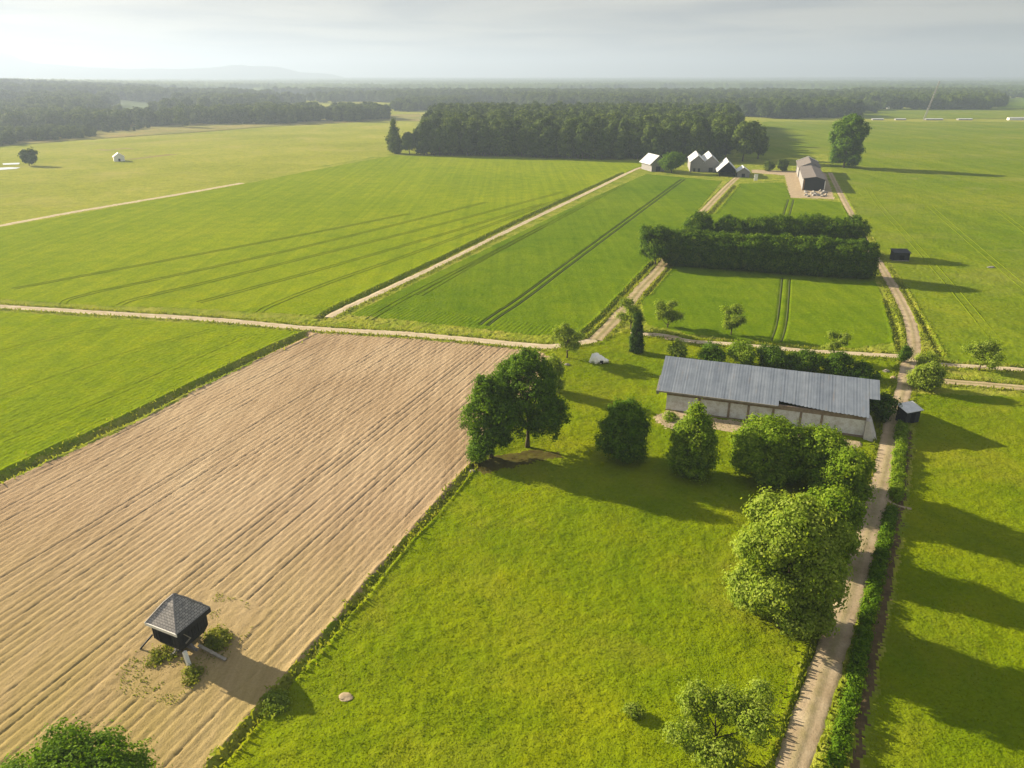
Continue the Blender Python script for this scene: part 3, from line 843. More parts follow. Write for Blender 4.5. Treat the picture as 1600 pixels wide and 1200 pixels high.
def blobs_for(style, h, w, seed):
    R = random.Random(seed)
    b = []
    if style == 'round':
        z0 = h * 0.09
        b.append((0, 0, z0 + (h - z0) * 0.52, w * 0.36, w * 0.36, (h - z0) * 0.45))
        for k in range(9):
            a = R.uniform(0, 6.28); q = R.uniform(0.2, 0.34) * w; zz = R.uniform(0.28, 0.8)
            s = R.uniform(0.17, 0.25) * w * (1.15 - 0.5 * abs(zz - 0.45))
            b.append((q * math.cos(a), q * math.sin(a), z0 + (h - z0) * zz, s, s, s * R.uniform(0.8, 1.1)))
        b.append((0, 0, h - w * 0.17, w * 0.2, w * 0.2, w * 0.17))
    elif style == 'bushy':
        b.append((0, 0, h * 0.5, w * 0.36, w * 0.36, h * 0.44))
        for k in range(16):
            zz = 0.12 + 0.72 * (k + 0.5) / 16
            a = k * 2.4 + R.uniform(-0.3, 0.3); prof = math.sin(math.pi * (0.18 + 0.74 * zz)) ** 0.8
            q = w * 0.33 * prof * R.uniform(0.85, 1.1); s = w * R.uniform(0.15, 0.22)
            b.append((q * math.cos(a), q * math.sin(a), h * zz, s, s, s * R.uniform(0.8, 1.0)))
        b.append((w * .05, 0, h * 0.86, w * 0.2, w * 0.2, h * 0.12))
    elif style == 'egg':
        for k in range(18):
            zz = (k + 0.4) / 18
            prof = 0.5 * w * (math.sin(math.pi * min(1, 0.1 + 0.9 * zz)) ** 0.6) * (1.15 - 0.62 * zz)
            a = k * 2.4; s = max(prof * 0.52, w * 0.10); q = max(0, prof - s)
            b.append((q * math.cos(a), q * math.sin(a), h * (0.07 + 0.86 * zz), s, s, s * 1.05))
        b.append((0, 0, h * 0.45, w * 0.26, w * 0.26, h * 0.34))
    elif style == 'tall':
        z0 = h * 0.2
        for k in range(11):
            zz = (k + 0.5) / 11
            wid = w * 0.5 * (math.sin(math.pi * min(1, zz * 0.8 + 0.16)) ** 0.7)
            a = k * 2.4 + R.uniform(0, 0.8); q = wid * R.uniform(0.25, 0.55); s = max(wid * R.uniform(0.5, 0.68), w * 0.13)
            b.append((q * math.cos(a), q * math.sin(a), z0 + (h - z0) * zz * 0.93, s, s, s * 0.95))
    elif style == 'cone':
        z0 = h * 0.08
        for k in range(12):
            zz = (k + 0.3) / 12
            wid = w * 0.5 * (1 - zz) ** 0.75 * (0.75 + 0.5 * min(1, zz * 4))
            a = k * 2.4; q = wid * R.uniform(0.3, 0.5); s = max(wid * 0.62, w * 0.09)
            b.append((q * math.cos(a), q * math.sin(a), z0 + (h - z0) * zz * 0.96, s, s, s * 1.1))
        b.append((0, 0, h * 0.93, w * 0.09, w * 0.09, h * 0.07))
    elif style == 'open':
        z0 = h * 0.24
        for k in range(13):
            a = k * 2.4 + R.uniform(-0.4, 0.4); q = w * R.uniform(0.10, 0.44); zz = R.uniform(0.05, 0.95)
            s = w * R.uniform(0.085, 0.15)
            b.append((q * math.cos(a), q * math.sin(a), z0 + (h - z0) * zz, s * 1.2, s * 1.2, s * 0.9))
    elif style == 'shrub':
        for k in range(8):
            a = k * 2.4; q = w * R.uniform(0.08, 0.3); s = w * R.uniform(0.17, 0.25)
            b.append((q * math.cos(a), q * math.sin(a), h * R.uniform(0.28, 0.68), s, s, h * R.uniform(0.24, 0.32)))
        b.append((0, 0, h * 0.6, w * 0.25, w * 0.25, h * 0.38))
    elif style == 'column':
        for k in range(7):
            zz = (k + 0.5) / 7
            s = w * 0.5 * (0.75 + 0.3 * math.sin(math.pi * min(1, zz + 0.3))) * (1.0 if zz < 0.6 else 1.25 - 0.55 * (zz - 0.2) / 0.8)
            b.append((0, 0, h * zz * 0.97 + 0.2, s * 0.85, s * 0.85, h * 0.13))
    return b


def trunk_mb(h, w, blobs, seed, lean=(0, 0), thick=1.0):
    R = random.Random(seed + 5)
    mb = MB()
    r0 = max(0.06, 0.016 * h * thick + 0.05)
    top = h * 0.72
    pts = []
    for k in range(7):
        t = k / 6
        pts.append((lean[0] * t * h + R.uniform(-0.04, 0.04) * w * t, lean[1] * t * h + R.uniform(-0.04, 0.04) * w * t, -0.3 + (top + 0.3) * t))
    mb.tube(pts, [r0 * (1.35 if k == 0 else 1.0) * (1 - 0.8 * k / 6) + 0.02 for k in range(7)], 8)
    for (x, y, z, a, b, c) in blobs[:8]:
        if z < h * 0.22 or math.hypot(x, y) < 0.05 * w:
            continue
        i = max(1, min(5, int((z * 0.62) / top * 6)))
        p = np.array(pts[i]); q = np.array((x, y, z))
        m = (p + q) / 2 + np.array((0, 0, -0.04 * h))
        rr = r0 * (1 - 0.8 * i / 6) * 0.6 + 0.02
        mb.tube([p, m, q], [rr, rr * 0.7, rr * 0.25], 6)
    return mb


def tree(name, label, cat, px, h, w, style, leafm, seed, clumps=None, per=36, leaf=0.36, cr=0.72, group=None, lean=(0, 0), blobs=None, xy=None, rz=0.0, shell=0.42, trunk=True, thick=1.0):
    x, y = xy if xy is not None else G(*px)
    t = thing(name, label, cat, (x, y, gz(x, y) - 0.02), rz, group)
    bl = blobs or blobs_for(style, h, w, seed)
    if lean != (0, 0):
        bl = [(b[0] + lean[0] * b[2], b[1] + lean[1] * b[2], *b[2:]) for b in bl]
    if clumps is None:
        clumps = int(6.0 * (w * h) ** 0.92)
    elif per == 36:
        clumps = int(clumps * 0.72)
    if trunk:
        trunk_mb(h, w, bl, seed, lean, thick).build('trunk', M['bark'], t, True)
    obj('crown', crown_mesh('crown', bl, clumps, per, leaf, cr, seed, M[leafm], shell=shell), t)
    return t


T = tree
T('broadleaf_tree', 'tall dark green tree at the ploughed field corner, left one of the pair', 'tree', (768, 714), 15.8, 9.0, 'tall', 'leaf', 11, clumps=820)
T('broadleaf_tree', 'tallest dark green tree at the ploughed field corner, right one of the pair', 'tree', (824, 697), 18.2, 13.4, 'round', 'leaf', 12, clumps=1500)
T('broadleaf_shrub', 'low leafy shrub hugging the foot of the left tree at the ploughed field corner', 'shrub', (749, 722), 5.0, 5.4, 'shrub', 'leaf', 13)
T('broadleaf_shrub', 'olive green shrub half hidden behind the tallest tree by the cross road', 'shrub', (862, 612), 8.0, 6.5, 'shrub', 'leafpale', 14)
T('young_tree', 'pale bushy young tree at the end of the gravel road beside the white heap', 'tree', (886, 561), 8.0, 6.5, 'open', 'leafpale', 15, clumps=230, per=24, trunk=True)
T('broadleaf_tree', 'compact round dark green tree alone on the meadow left of the barn front', 'tree', (973, 720), 11.3, 8.5, 'bushy', 'leaf', 16, clumps=1000)
T('broadleaf_tree', 'pointed oval green tree standing right before the barn wall', 'tree', (1078, 744), 13.4, 9.0, 'egg', 'leafbright', 17, clumps=850)
T('broadleaf_tree', 'broad round green tree in front of the right half of the barn', 'tree', (1193, 748), 11.0, 11.5, 'bushy', 'leafbright', 18, clumps=1250)
T('broadleaf_tree', 'green tree between the broad round tree and the road, in front of the barn end', 'tree', (1272, 762), 10.8, 9.0, 'bushy', 'leafbright', 19, clumps=800)
T('broadleaf_tree', 'small green tree nearest the road below the barn end', 'tree', (1310, 792), 10.0, 7.5, 'bushy', 'leafbright', 20, clumps=700)
T('broadleaf_tree', 'largest light green tree, a tall billowing crown reaching the ground beside the dirt road', 'tree', (1216, 980), 17.6, 12.8, 'bushy', 'leaflight', 21, clumps=2900, leaf=0.34)
T('broadleaf_tree', 'darker green tree tucked between the largest light green tree and the dirt road', 'tree', (1284, 872), 11.0, 8.4, 'bushy', 'leafbright', 22, clumps=900)
T('young_tree', 'sparse pale green tree at the bottom edge of the meadow near the road', 'tree', (1114, 1180), 7.2, 10.8, 'open', 'leaflight', 23, clumps=640, per=28, leaf=0.26, cr=0.55)
T('broadleaf_tree', 'dark green treetop rising over the near edge of the ploughed field', 'tree', (128, 1300), 9.2, 12.5, 'bushy', 'leaf', 24, clumps=1200, leaf=0.3)
T('low_shrub', 'small low bush in the open meadow left of the sparse pale tree', 'shrub', (990, 1115), 1.2, 2.4, 'shrub', 'leafpale', 25, clumps=50, leaf=0.2, cr=0.35, trunk=False)
# round the barn
T('thuja_tree', 'dark narrow columnar evergreen left of the barn', 'tree', (993, 550), 9.2, 3.6, 'column', 'thuja', 30, clumps=420, per=40, leaf=0.26, cr=0.4)
T('young_tree', 'loose pale tree just behind the dark columnar evergreen', 'tree', (985, 516), 8.2, 7.0, 'open', 'leafpale', 31, clumps=230, per=24)
T('fruit_tree', 'small rounded fruit tree at the near left corner of the field beyond the barn', 'tree', (1043, 512), 7.2, 6.6, 'open', 'leafpale', 32, clumps=230, per=24)
T('fruit_tree', 'small upright fruit tree at the field edge beyond the middle of the barn', 'tree', (1142, 523), 7.2, 5.6, 'open', 'leafpale', 33, clumps=200, per=24)
T('fruit_tree', 'thin small tree by the footpath beyond the right part of the barn', 'tree', (1302, 560), 6.0, 5.2, 'open', 'leafpale', 34, clumps=160, per=24)
T('fruit_tree', 'spreading small tree on the lane at the right edge, east of the road', 'tree', (1530, 578), 6.4, 6.8, 'open', 'leafpale', 35, clumps=210, per=24)
T('broadleaf_shrub', 'large pale flowering bush right of the dirt road at the lane junction', 'shrub', (1446, 608), 5.6, 7.4, 'shrub', 'leafpale', 36, clumps=420)
T('broadleaf_shrub', 'dark bush between the right end of the barn and the road', 'shrub', (1376, 655), 5.4, 6.0, 'shrub', 'leafdark', 37)
T('broadleaf_shrub', 'slim dark bush at the left edge of the road by the footpath', 'shrub', (1412, 566), 4.2, 2.6, 'shrub', 'leafdark', 38)
T('broadleaf_shrub', 'pale green shrub behind the left end of the barn roof', 'shrub', (1058, 560), 4.6, 4.6, 'shrub', 'leafpale', 39)
T('broadleaf_shrub', 'rounded green shrub behind the barn, first from the left of the dark row', 'shrub', (1112, 568), 4.8, 6.0, 'shrub', 'leaf', 40)
T('broadleaf_shrub', 'tall light green shrub behind the barn below the upright fruit tree', 'shrub', (1158, 570), 6.0, 7.6, 'shrub', 'leafbright', 41)
T('broadleaf_shrub', 'brownish green shrub behind the middle of the barn roof', 'shrub', (1208, 575), 5.2, 9.0, 'shrub', 'leafdark', 42)
T('broadleaf_shrub', 'dark green shrub behind the barn right of its middle', 'shrub', (1258, 580), 5.2, 9.0, 'shrub', 'leafdark', 43)
T('broadleaf_shrub', 'dark shrub behind the barn beside the thin tree', 'shrub', (1306, 586), 5.4, 8.0, 'shrub', 'leafdark', 44)
T('broadleaf_shrub', 'low dark shrub at the rear right corner of the barn', 'shrub', (1345, 592), 3.6, 7.6, 'shrub', 'leafdark', 45)
T('low_shrub', 'clump of tall grass on the right verge where lane and road meet', 'shrub', (1448, 564), 1.8, 5.0, 'shrub', 'leafpale', 46, trunk=False)
T('low_shrub', 'small bush at the front left corner of the barn wall', 'shrub', (1046, 655), 1.3, 2.6, 'shrub', 'leafbright', 47, trunk=False)

# weeds under the mill
T('weed_patch', 'dense green and yellow weed patch right behind the windmill', 'weeds', (338, 1003), 0.9, 3.8, 'shrub', 'weed', 50, clumps=90, leaf=0.26, cr=0.45, trunk=False)
T('weed_patch', 'green weed patch in front of the windmill leg', 'weeds', (302, 1056), 0.6, 2.8, 'shrub', 'weed', 51, clumps=50, leaf=0.22, cr=0.4, trunk=False)
T('weed_patch', 'yellowish weed patch on the left side below the windmill', 'weeds', (252, 1026), 0.35, 3.6, 'shrub', 'weed', 52, clumps=50, leaf=0.22, cr=0.45, trunk=False)
T('weed_patch', 'tangle of weeds at the field border where the windmill shadow ends', 'weeds', (430, 1100), 0.7, 3.6, 'shrub', 'leafpale', 53, clumps=70, leaf=0.22, cr=0.4, trunk=False)


def hedge(name, label, cat, line, h, w, leafm, seed, step, dens, leaf, cr, hvar=0.12):
    P = smooth_line(line, step)
    o = P[len(P) // 2]
    R = random.Random(seed)
    bl = []
    for p in P:
        hh = h * (1 + R.uniform(-hvar, hvar)); ww = w * (1 + R.uniform(-0.12, 0.12))
        bl.append((p[0] - o[0] + R.uniform(-.1, .1) * w, p[1] - o[1] + R.uniform(-.1, .1) * w, hh * 0.66, max(ww * 0.5, step * 0.75), max(ww * 0.5, step * 0.75), hh * 0.34))
        bl.append((p[0] - o[0], p[1] - o[1], hh * 0.33, max(ww * 0.5, step * 0.75), max(ww * 0.5, step * 0.75), hh * 0.36))
    L = np.hypot(*np.diff(P, axis=0).T).sum()
    me = crown_mesh(name, bl, int(dens * L * (h * 2 + w)), 30, leaf, cr, seed, M[leafm], shell=0.25)
    ob = obj(name, me)
    ob.location = (o[0], o[1], gz(o[0], o[1]))
    return tag(ob, label, cat)


hedge('hedge', 'long dense wall of tall clipped dark trees across the field beyond the barn, front row', 'hedge', GP((1052, 413), (1200, 424), (1345, 434)), 11.8, 9.0, 'leafrow', 60, 2.6, 3.4, 0.5, 0.8, 0.03)
T('broadleaf_tree', 'round dark tree at the left end of the front hedge by the farm track', 'tree', (1024, 414), 13.2, 12.5, 'round', 'leafrow', 61, clumps=900, leaf=0.5, cr=0.9)
T('hedge_tree', 'low round dark tree at the left end of the back row behind the long hedge', 'tree', (1085, 388), 13.0, 13.0, 'round', 'leafrow', 62, clumps=700, leaf=0.5, cr=0.9)
hedge('hedge', 'dense dark row of trees behind the long hedge, back row reaching the road', 'hedge', GP((1130, 388), (1240, 392), (1325, 396)), 12.2, 9.5, 'leafrow', 63, 3.6, 2.6, 0.5, 0.9, 0.10)
hedge('hedge', 'short low green hedge along the road below the small grey shed', 'hedge', HEDGE_A, 1.4, 1.3, 'leafbright', 66, 1.2, 4.2, 0.26, 0.4, 0.2)
hedge('hedge', 'long low dark hedge running down the right side of the road to the bottom edge', 'hedge', HEDGE_B, 1.25, 0.95, 'leaf', 67, 1.0, 4.2, 0.26, 0.4, 0.25)


# scattered grass: verges, ditch banks, meadow
def blades(name, x, y, hmin, hmax, wid, mat, seed):
    r = np.random.RandomState(seed)
    n = len(x)
    z = ground_z(x, y)
    a = r.rand(n) * 6.283; hh = hmin + (hmax - hmin) * r.rand(n) ** 1.5
    tilt = 0.55 * hh
    ta = r.rand(n) * 6.283
    dx, dy = np.cos(a) * wid / 2 * (0.6 + r.rand(n)), np.sin(a) * wid / 2 * (0.6 + r.rand(n))
    tx, ty = np.cos(ta) * tilt, np.sin(ta) * tilt
    V = np.stack([np.stack([x - dx, y - dy, z - 0.03], 1), np.stack([x + dx, y + dy, z - 0.03], 1),
                  np.stack([x + dx * 0.5 + tx, y + dy * 0.5 + ty, z + hh], 1), np.stack([x - dx * 0.5 + tx, y - dy * 0.5 + ty, z + hh], 1)], 1).reshape(-1, 3)
    me = mesh_np(name, V, np.arange(4 * n).reshape(-1, 4), mat, False, {'tint': ('FACE', np.clip(0.7 * fbm(x / 9, y / 9, seed) + 0.3 * r.rand(n), 0, 1))})
    return struct(obj(name, me), 'stuff')


def grass():
    r = np.random.RandomState(5)
    xs, ys = [], []
    for key, (pts, w, mt, nm) in ROADS.items():
        if key in ('far', 'spur'):
            continue
        P = smooth_line(GP(*pts), 0.5)
        P = P[P[:, 1] < 300]
        d = np.gradient(P, axis=0); d /= np.linalg.norm(d, axis=1)[:, None]
        nn = np.stack([-d[:, 1], d[:, 0]], 1)
        k = 9
        i = r.randint(0, len(P), len(P) * k)
        s = np.where(r.rand(len(i)) < 0.5, -1, 1) * (w / 2 + 0.05 + 1.3 * np.abs(r.normal(size=len(i))) * 0.7)
        q = P[i] + nn[i] * s[:, None]
        xs.append(q[:, 0]); ys.append(q[:, 1])
    for P, w, dp in DITCH:
        P = smooth_line(P, 0.5)
        i = r.randint(0, len(P), len(P) * 7)
        q = P[i] + r.normal(size=(len(i), 2)) * w * 1.1
        xs.append(q[:, 0]); ys.append(q[:, 1])
    x, y = np.concatenate(xs), np.concatenate(ys)
    keep = np.ones(len(x), bool)
    for key, (pts, w, mt, nm) in ROADS.items():
        keep &= pdist(smooth_line(GP(*pts), 3.0), x, y) > w / 2 * 0.92
    blades('verge_weeds', x[keep], y[keep], 0.15, 0.6, 0.28, M['weed'], 6)
    # meadow tufts
    for nm, key, n, hm, seed in (('meadow_tufts', 'meadow', 150000, 0.09, 8), ('pasture_tufts', 'pasture', 70000, 0.085, 9)):
        poly = GP(*[(u, min(v, 1330)) for u, v in [z for z in ZONES if z[0] == key][0][3]])
        lo, hi = poly.min(0), poly.max(0)
        hi[0] = min(hi[0], 95)
        x = lo[0] + (hi[0] - lo[0]) * r.rand(n * 2); y = lo[1] + (hi[1] - lo[1]) * r.rand(n * 2)
        k = inpoly(poly, x, y) & (r.rand(len(x)) < 0.35 + 0.65 * fbm(x / 2.5, y / 2.5, 15))
        for rk, (pts, w, mt, rn) in ROADS.items():
            k &= pdist(smooth_line(GP(*pts), 3.0), x, y) > w / 2
        k &= ~inpoly(GP((1035, 560), (1375, 590), (1362, 690), (1040, 645)), x, y)
        k &= ~inpoly(GP(*[z for z in ZONES if z[0] == 'litter'][0][3]), x, y)
        blades(nm, x[k], y[k], 0.03, hm, 0.15, M['grassblade'], seed)
    # thin weeds on the untilled patch round the mill
    lo, hi = MILL_POLY.min(0), MILL_POLY.max(0)
    x = lo[0] + (hi[0] - lo[0]) * r.rand(5000); y = lo[1] + (hi[1] - lo[1]) * r.rand(5000)
    k = inpoly(MILL_POLY, x, y) & (fbm(x / 1.8, y / 1.8, 25) > 0.55)
    blades('sparse_weeds', x[k], y[k], 0.04, 0.16, 0.14, M['weed'], 10)


grass()

# ------------------------------------------------------------------ the grove and the far forests
far_tree_kinds = []


def far_tree(name, label, xy, h, w, style, seed, clumps, per, leaf, cr, leafm='leaffar', group=None, rz=0.0):
    return tree(name, label, 'tree', None, h, w, style, leafm, seed, clumps, per, leaf, cr, group, xy=xy, rz=rz, shell=0.3)


GROVE = GP((655, 243), (800, 246), (1040, 250), (1136, 250), (1150, 215), (1140, 196), (700, 196), (668, 212))
protos = [far_tree('grove_tree', 'tall forest tree in the dense dark grove behind the farm buildings', (0, 620), h, w, st, sd, 260, 22, 1.5, 1.7, group='trees of the dark grove')
          for h, w, st, sd in ((25, 12, 'bushy', 71), (28, 12, 'tall', 72), (25, 13, 'round', 73), (26, 12, 'bushy', 74))]


def dup(root, loc, rz, sc, label=None):
    c = root.copy(); COL.objects.link(c)
    c.location = loc; c.rotation_euler = (0, 0, rz); c.scale = (sc, sc, sc)
    if label:
        c['label'] = label
    for ch in root.children:
        k = ch.copy(); COL.objects.link(k); k.parent = c
    return c


def gn_scatter(name, pts, kinds, rot, scl):
    """one object: many copies of existing crowns on points"""
    me = bpy.data.meshes.new(name)
    me.vertices.add(len(pts)); me.vertices.foreach_set('co', np.asarray(pts, np.float32).ravel())
    for an, arr in (('rot', rot), ('scl', scl)):
        a = me.attributes.new(an, 'FLOAT', 'POINT'); a.data.foreach_set('value', np.asarray(arr, np.float32))
    me.update()
    o = struct(obj(name, me), 'stuff')
    ng = bpy.data.node_groups.new(name, 'GeometryNodeTree')
    ng.interface.new_socket('Geometry', in_out='INPUT', socket_type='NodeSocketGeometry')
    ng.interface.new_socket('Geometry', in_out='OUTPUT', socket_type='NodeSocketGeometry')
    L = ng.links.new
    gi = ng.nodes.new('NodeGroupInput'); go = ng.nodes.new('NodeGroupOutput')
    iop = ng.nodes.new('GeometryNodeInstanceOnPoints')
    jn = ng.nodes.new('GeometryNodeJoinGeometry')
    for k in kinds:
        oi = ng.nodes.new('GeometryNodeObjectInfo'); oi.inputs[0].default_value = k; oi.transform_space = 'ORIGINAL'
        oi.inputs['As Instance'].default_value = True
        L(oi.outputs['Geometry'], jn.inputs[0])
    L(gi.outputs[0], iop.inputs['Points']); L(jn.outputs[0], iop.inputs['Instance'])
    iop.inputs['Pick Instance'].default_value = True
    ra = ng.nodes.new('GeometryNodeInputNamedAttribute'); ra.data_type = 'FLOAT'; ra.inputs[0].default_value = 'rot'
    sa = ng.nodes.new('GeometryNodeInputNamedAttribute'); sa.data_type = 'FLOAT'; sa.inputs[0].default_value = 'scl'
    cx = ng.nodes.new('ShaderNodeCombineXYZ')
    L(ra.outputs[0], cx.inputs[2]); L(cx.outputs[0], iop.inputs['Rotation']); L(sa.outputs[0], iop.inputs['Scale'])
    L(iop.outputs[0], go.inputs[0])
    md = o.modifiers.new('scatter', 'NODES'); md.node_group = ng
    return o


def scatter(poly, spacing, seed, cond=None, warp=0.0):
    r = np.random.RandomState(seed)
    lo, hi = poly.min(0), poly.max(0)
    gx, gy = np.meshgrid(np.arange(lo[0], hi[0], spacing), np.arange(lo[1], hi[1], spacing))
    gx = gx + (r.rand(*gx.shape) - 0.5) * spacing * 0.95; gy = gy + (r.rand(*gy.shape) - 0.5) * spacing * 0.95
    x, y = gx.ravel(), gy.ravel()
    k = inpoly(poly, x + warp * (fbm(x / 70, y / 70, seed, 3) - 0.5) * 2, y + warp * (fbm(x / 70, y / 70, seed + 50, 3) - 0.5) * 2)
    if cond is not None:
        k &= cond(x, y)
    return x[k], y[k], r


def crown_of(t):
    return [c for c in t.children if c.name.startswith('crown')][0]


def grove():
    x, y, r = scatter(GROVE, 6.6, 81, None, 9.0)
    # front edge first; the first 280 are trees of their own, the rest one mass
    fr = pdist(GP((655, 243), (800, 246), (1040, 250), (1136, 250), (1150, 220)), x, y)
    o = np.argsort(fr)
    for k, i in enumerate(o[:284]):
        sc = 0.66 + 0.46 * r.rand()
        rz = r.rand() * 6.28
        if k < 4:
            p = protos[k]; p.location = (x[i], y[i], -0.2); p.rotation_euler = (0, 0, rz); p.scale = (sc, sc, sc)
        else:
            dup(protos[r.randint(4)], (x[i], y[i], -0.2), rz, sc)
    j = o[284:]
    if len(j):
        gn_scatter('grove_interior', np.stack([x[j], y[j], 0 * x[j] - 0.2], 1), [crown_of(p) for p in protos], r.rand(len(j)) * 6.28, 0.70 + 0.44 * r.rand(len(j)))


grove()
PR = far_tree
PR('forest_tree', 'pointed tree at the left end of the dark grove, taller of the two', G(617, 240), 27, 13, 'cone', 82, 320, 22, 1.3, 1.5)
PR('forest_tree', 'short round tree between the pointed tree and the dark grove', G(640, 241), 17, 13, 'round', 83, 260, 22, 1.3, 1.5)
PR('forest_tree', 'big rounded tree at the right end of the dark grove behind the open shed', G(1160, 252), 29, 22, 'round', 84, 520, 22, 1.3, 1.6)
PR('forest_tree', 'narrower tree right of the big rounded one at the end of the grove', G(1184, 248), 24, 13, 'tall', 85, 300, 22, 1.3, 1.5)
PR('broadleaf_tree', 'huge lone leaning tree standing by the road beyond the long dark barn', G(1318, 262), 36, 25, 'bushy', 86, 1000, 24, 1.1, 1.6, 'leaf')
PR('broadleaf_tree', 'round green tree between the long white roofed hall and the twin gables', G(1049, 270), 13, 15, 'round', 87, 420, 24, 0.8, 1.2, 'leaf')
PR('broadleaf_shrub', 'dark round bush by the sandy yard, left of the pair near the dark barn', G(1201, 267), 6, 8, 'shrub', 88, 120, 20, 0.8, 1.0)
PR('broadleaf_shrub', 'dark pointed bush by the sandy yard, nearer to the dark barn', G(1223, 267), 7.5, 8, 'shrub', 89, 120, 20, 0.8, 1.0)
LONE = PR('broadleaf_tree', 'lone small dark tree in the pale meadow at the left edge beside the ponds', G(46, 259), 10.5, 10, 'round', 90, 150, 14, 1.6, 1.6)
FARK = [LONE]
for k, (u, v, h, w, st) in enumerate([(410, 189, 19, 15, 'round'), (478, 189, 21, 14, 'bushy'), (285, 197, 20, 17, 'bushy')]):
    FARK.append(PR('forest_tree', ('round tree standing out of the hazy tree line left of the far light field', 'tall tree standing out of the hazy tree line in front of the far light field',
                                    'broad tree at the left end of the hazy tree line')[k], G(u, v), h, w, st, 91 + k, 170, 18, 1.4, 1.7))


def hill_z(x, y):
    """the wooded rise at the far left"""
    R = np.hypot(x, y); th = np.arctan2(x, y)
    k = np.clip((R - 1150) / 1500, 0, 1); k = k * k * (3 - 2 * k)
    return 30 * np.exp(-((th + math.radians(38)) / 0.24) ** 2) * k * (0.75 + 0.5 * fbm(x / 600, y / 600, 401, 2))


def far_forest():
    def clear(s, th, sc=160):
        return lambda x, y: fbm(x / sc, y / sc, s, 3) > th
    jobs = [   # polygon of where it stands, spacing, seed, condition, base scale
        ([(-250, 232), (-60, 226), (60, 222), (125, 216), (120, 205), (-250, 212)], 8, 201, clear(1, 0.42, 50), 0.55),
        ([(-250, 208), (130, 203), (200, 198), (205, 180), (150, 168), (-250, 172)], 11, 202, clear(2, 0.51, 90), 0.95),
        ([(60, 212), (160, 206), (240, 200), (235, 192), (100, 200)], 14, 203, clear(3, 0.49, 40), 0.4),
        ([(255, 198), (330, 194), (470, 190), (600, 187), (600, 178), (440, 180), (250, 186)], 9, 204, clear(4, 0.44, 60), 1.0),
        ([(130, 182), (420, 176), (440, 168), (620, 157), (620, 148), (-250, 150), (-250, 172)], 13, 205, clear(5, 0.50, 190), 1.15),
        ([(632, 174), (660, 172), (735, 168), (735, 160), (632, 163)], 9, 206, None, 0.95),
        ([(600, 160), (700, 158), (1200, 183), (1312, 184), (1318, 172), (1322, 150), (620, 150)], 12, 207, clear(6, 0.42, 200), 1.2),
        ([(1326, 169), (1400, 170), (1540, 170), (1560, 163), (1545, 150), (1330, 150)], 12, 208, clear(7, 0.37), 1.25),
        ([(1322, 175), (1380, 171), (1322, 169)], 10, 209, None, 0.8),
        ([(1545, 152), (1700, 156), (1700, 149), (1545, 149)], 16, 210, clear(8, 0.5), 0.9),
    ]
    P, S_, Rr = [], [], []
    for poly, sp, sd, cond, bs in jobs:
        x, y, r = scatter(GP(*poly), sp, sd, cond, 70.0)
        P.append(np.stack([x, y, -1.8 + hill_z(x, y)], 1)); S_.append(bs * (0.55 + 0.6 * r.rand(len(x)) ** 0.8)); Rr.append(r.rand(len(x)) * 6.28)
    P = np.concatenate(P); S_ = np.concatenate(S_); Rr = np.concatenate(Rr)
    print('far forest trees', len(P))
    gn_scatter('far_forest', P, [crown_of(t) for t in FARK[1:]], Rr, S_)


far_forest()


def canopy():
    """woodland from three kilometres out to the horizon, one closed bumpy canopy with clearings"""
    nth, nr_ = 1100, 220
    th = np.linspace(math.radians(-48), math.radians(48), nth)
    r = 1 / np.linspace(1 / 1100.0, 1 / 17500.0, nr_)
    R, TH = np.meshgrid(r, th, indexing='ij')
    X = R * np.sin(TH); Y = R * np.cos(TH)
    big = fbm(X / 900, Y / 500, 301, 4)
    woods = np.clip((big - 0.45) / 0.03, 0, 1)
    far = np.clip((R - 2850) / 300, 0, 1)                # nearer than this the trees are set one by one
    bumps = 11 + 8 * np.abs(np.random.RandomState(3).rand(*R.shape)) ** 1.2 * (0.55 + 0.9 * vnoise(X / 60, Y / 60, 7))
    hill = hill_z(X, Y) * np.exp(-(np.maximum(R - 3500, 0) / 2500) ** 2) + 24 * fbm(X / 5000, Y / 3000, 311, 2) * np.clip((R - 5000) / 6000, 0, 1)
    Z = -2.9 + (bumps + 10) * woods * far + hill
    V = np.stack([X, Y, Z], -1).reshape(-1, 3)
    idx = np.arange(R.size).reshape(R.shape)
    q = np.stack([idx[:-1, :-1], idx[:-1, 1:], idx[1:, 1:], idx[1:, :-1]], -1)
    keep = (R[:-1, :-1] > 1150) & ((R[:-1, :-1] > 2700) | (hill[:-1, :-1] > 0.5))
    q = q[keep].reshape(-1, 4)[:, ::-1]
    tint = np.clip(0.55 * vnoise(X / 220, Y / 220, 9) + 0.45 * np.random.RandomState(4).rand(*R.shape), 0, 1).ravel()
    me = mesh_np('distant_woodland', V, q, M['woodland'], True, {'tint': ('POINT', tint)})
    struct(obj('distant_woodland', me), 'stuff')


canopy()


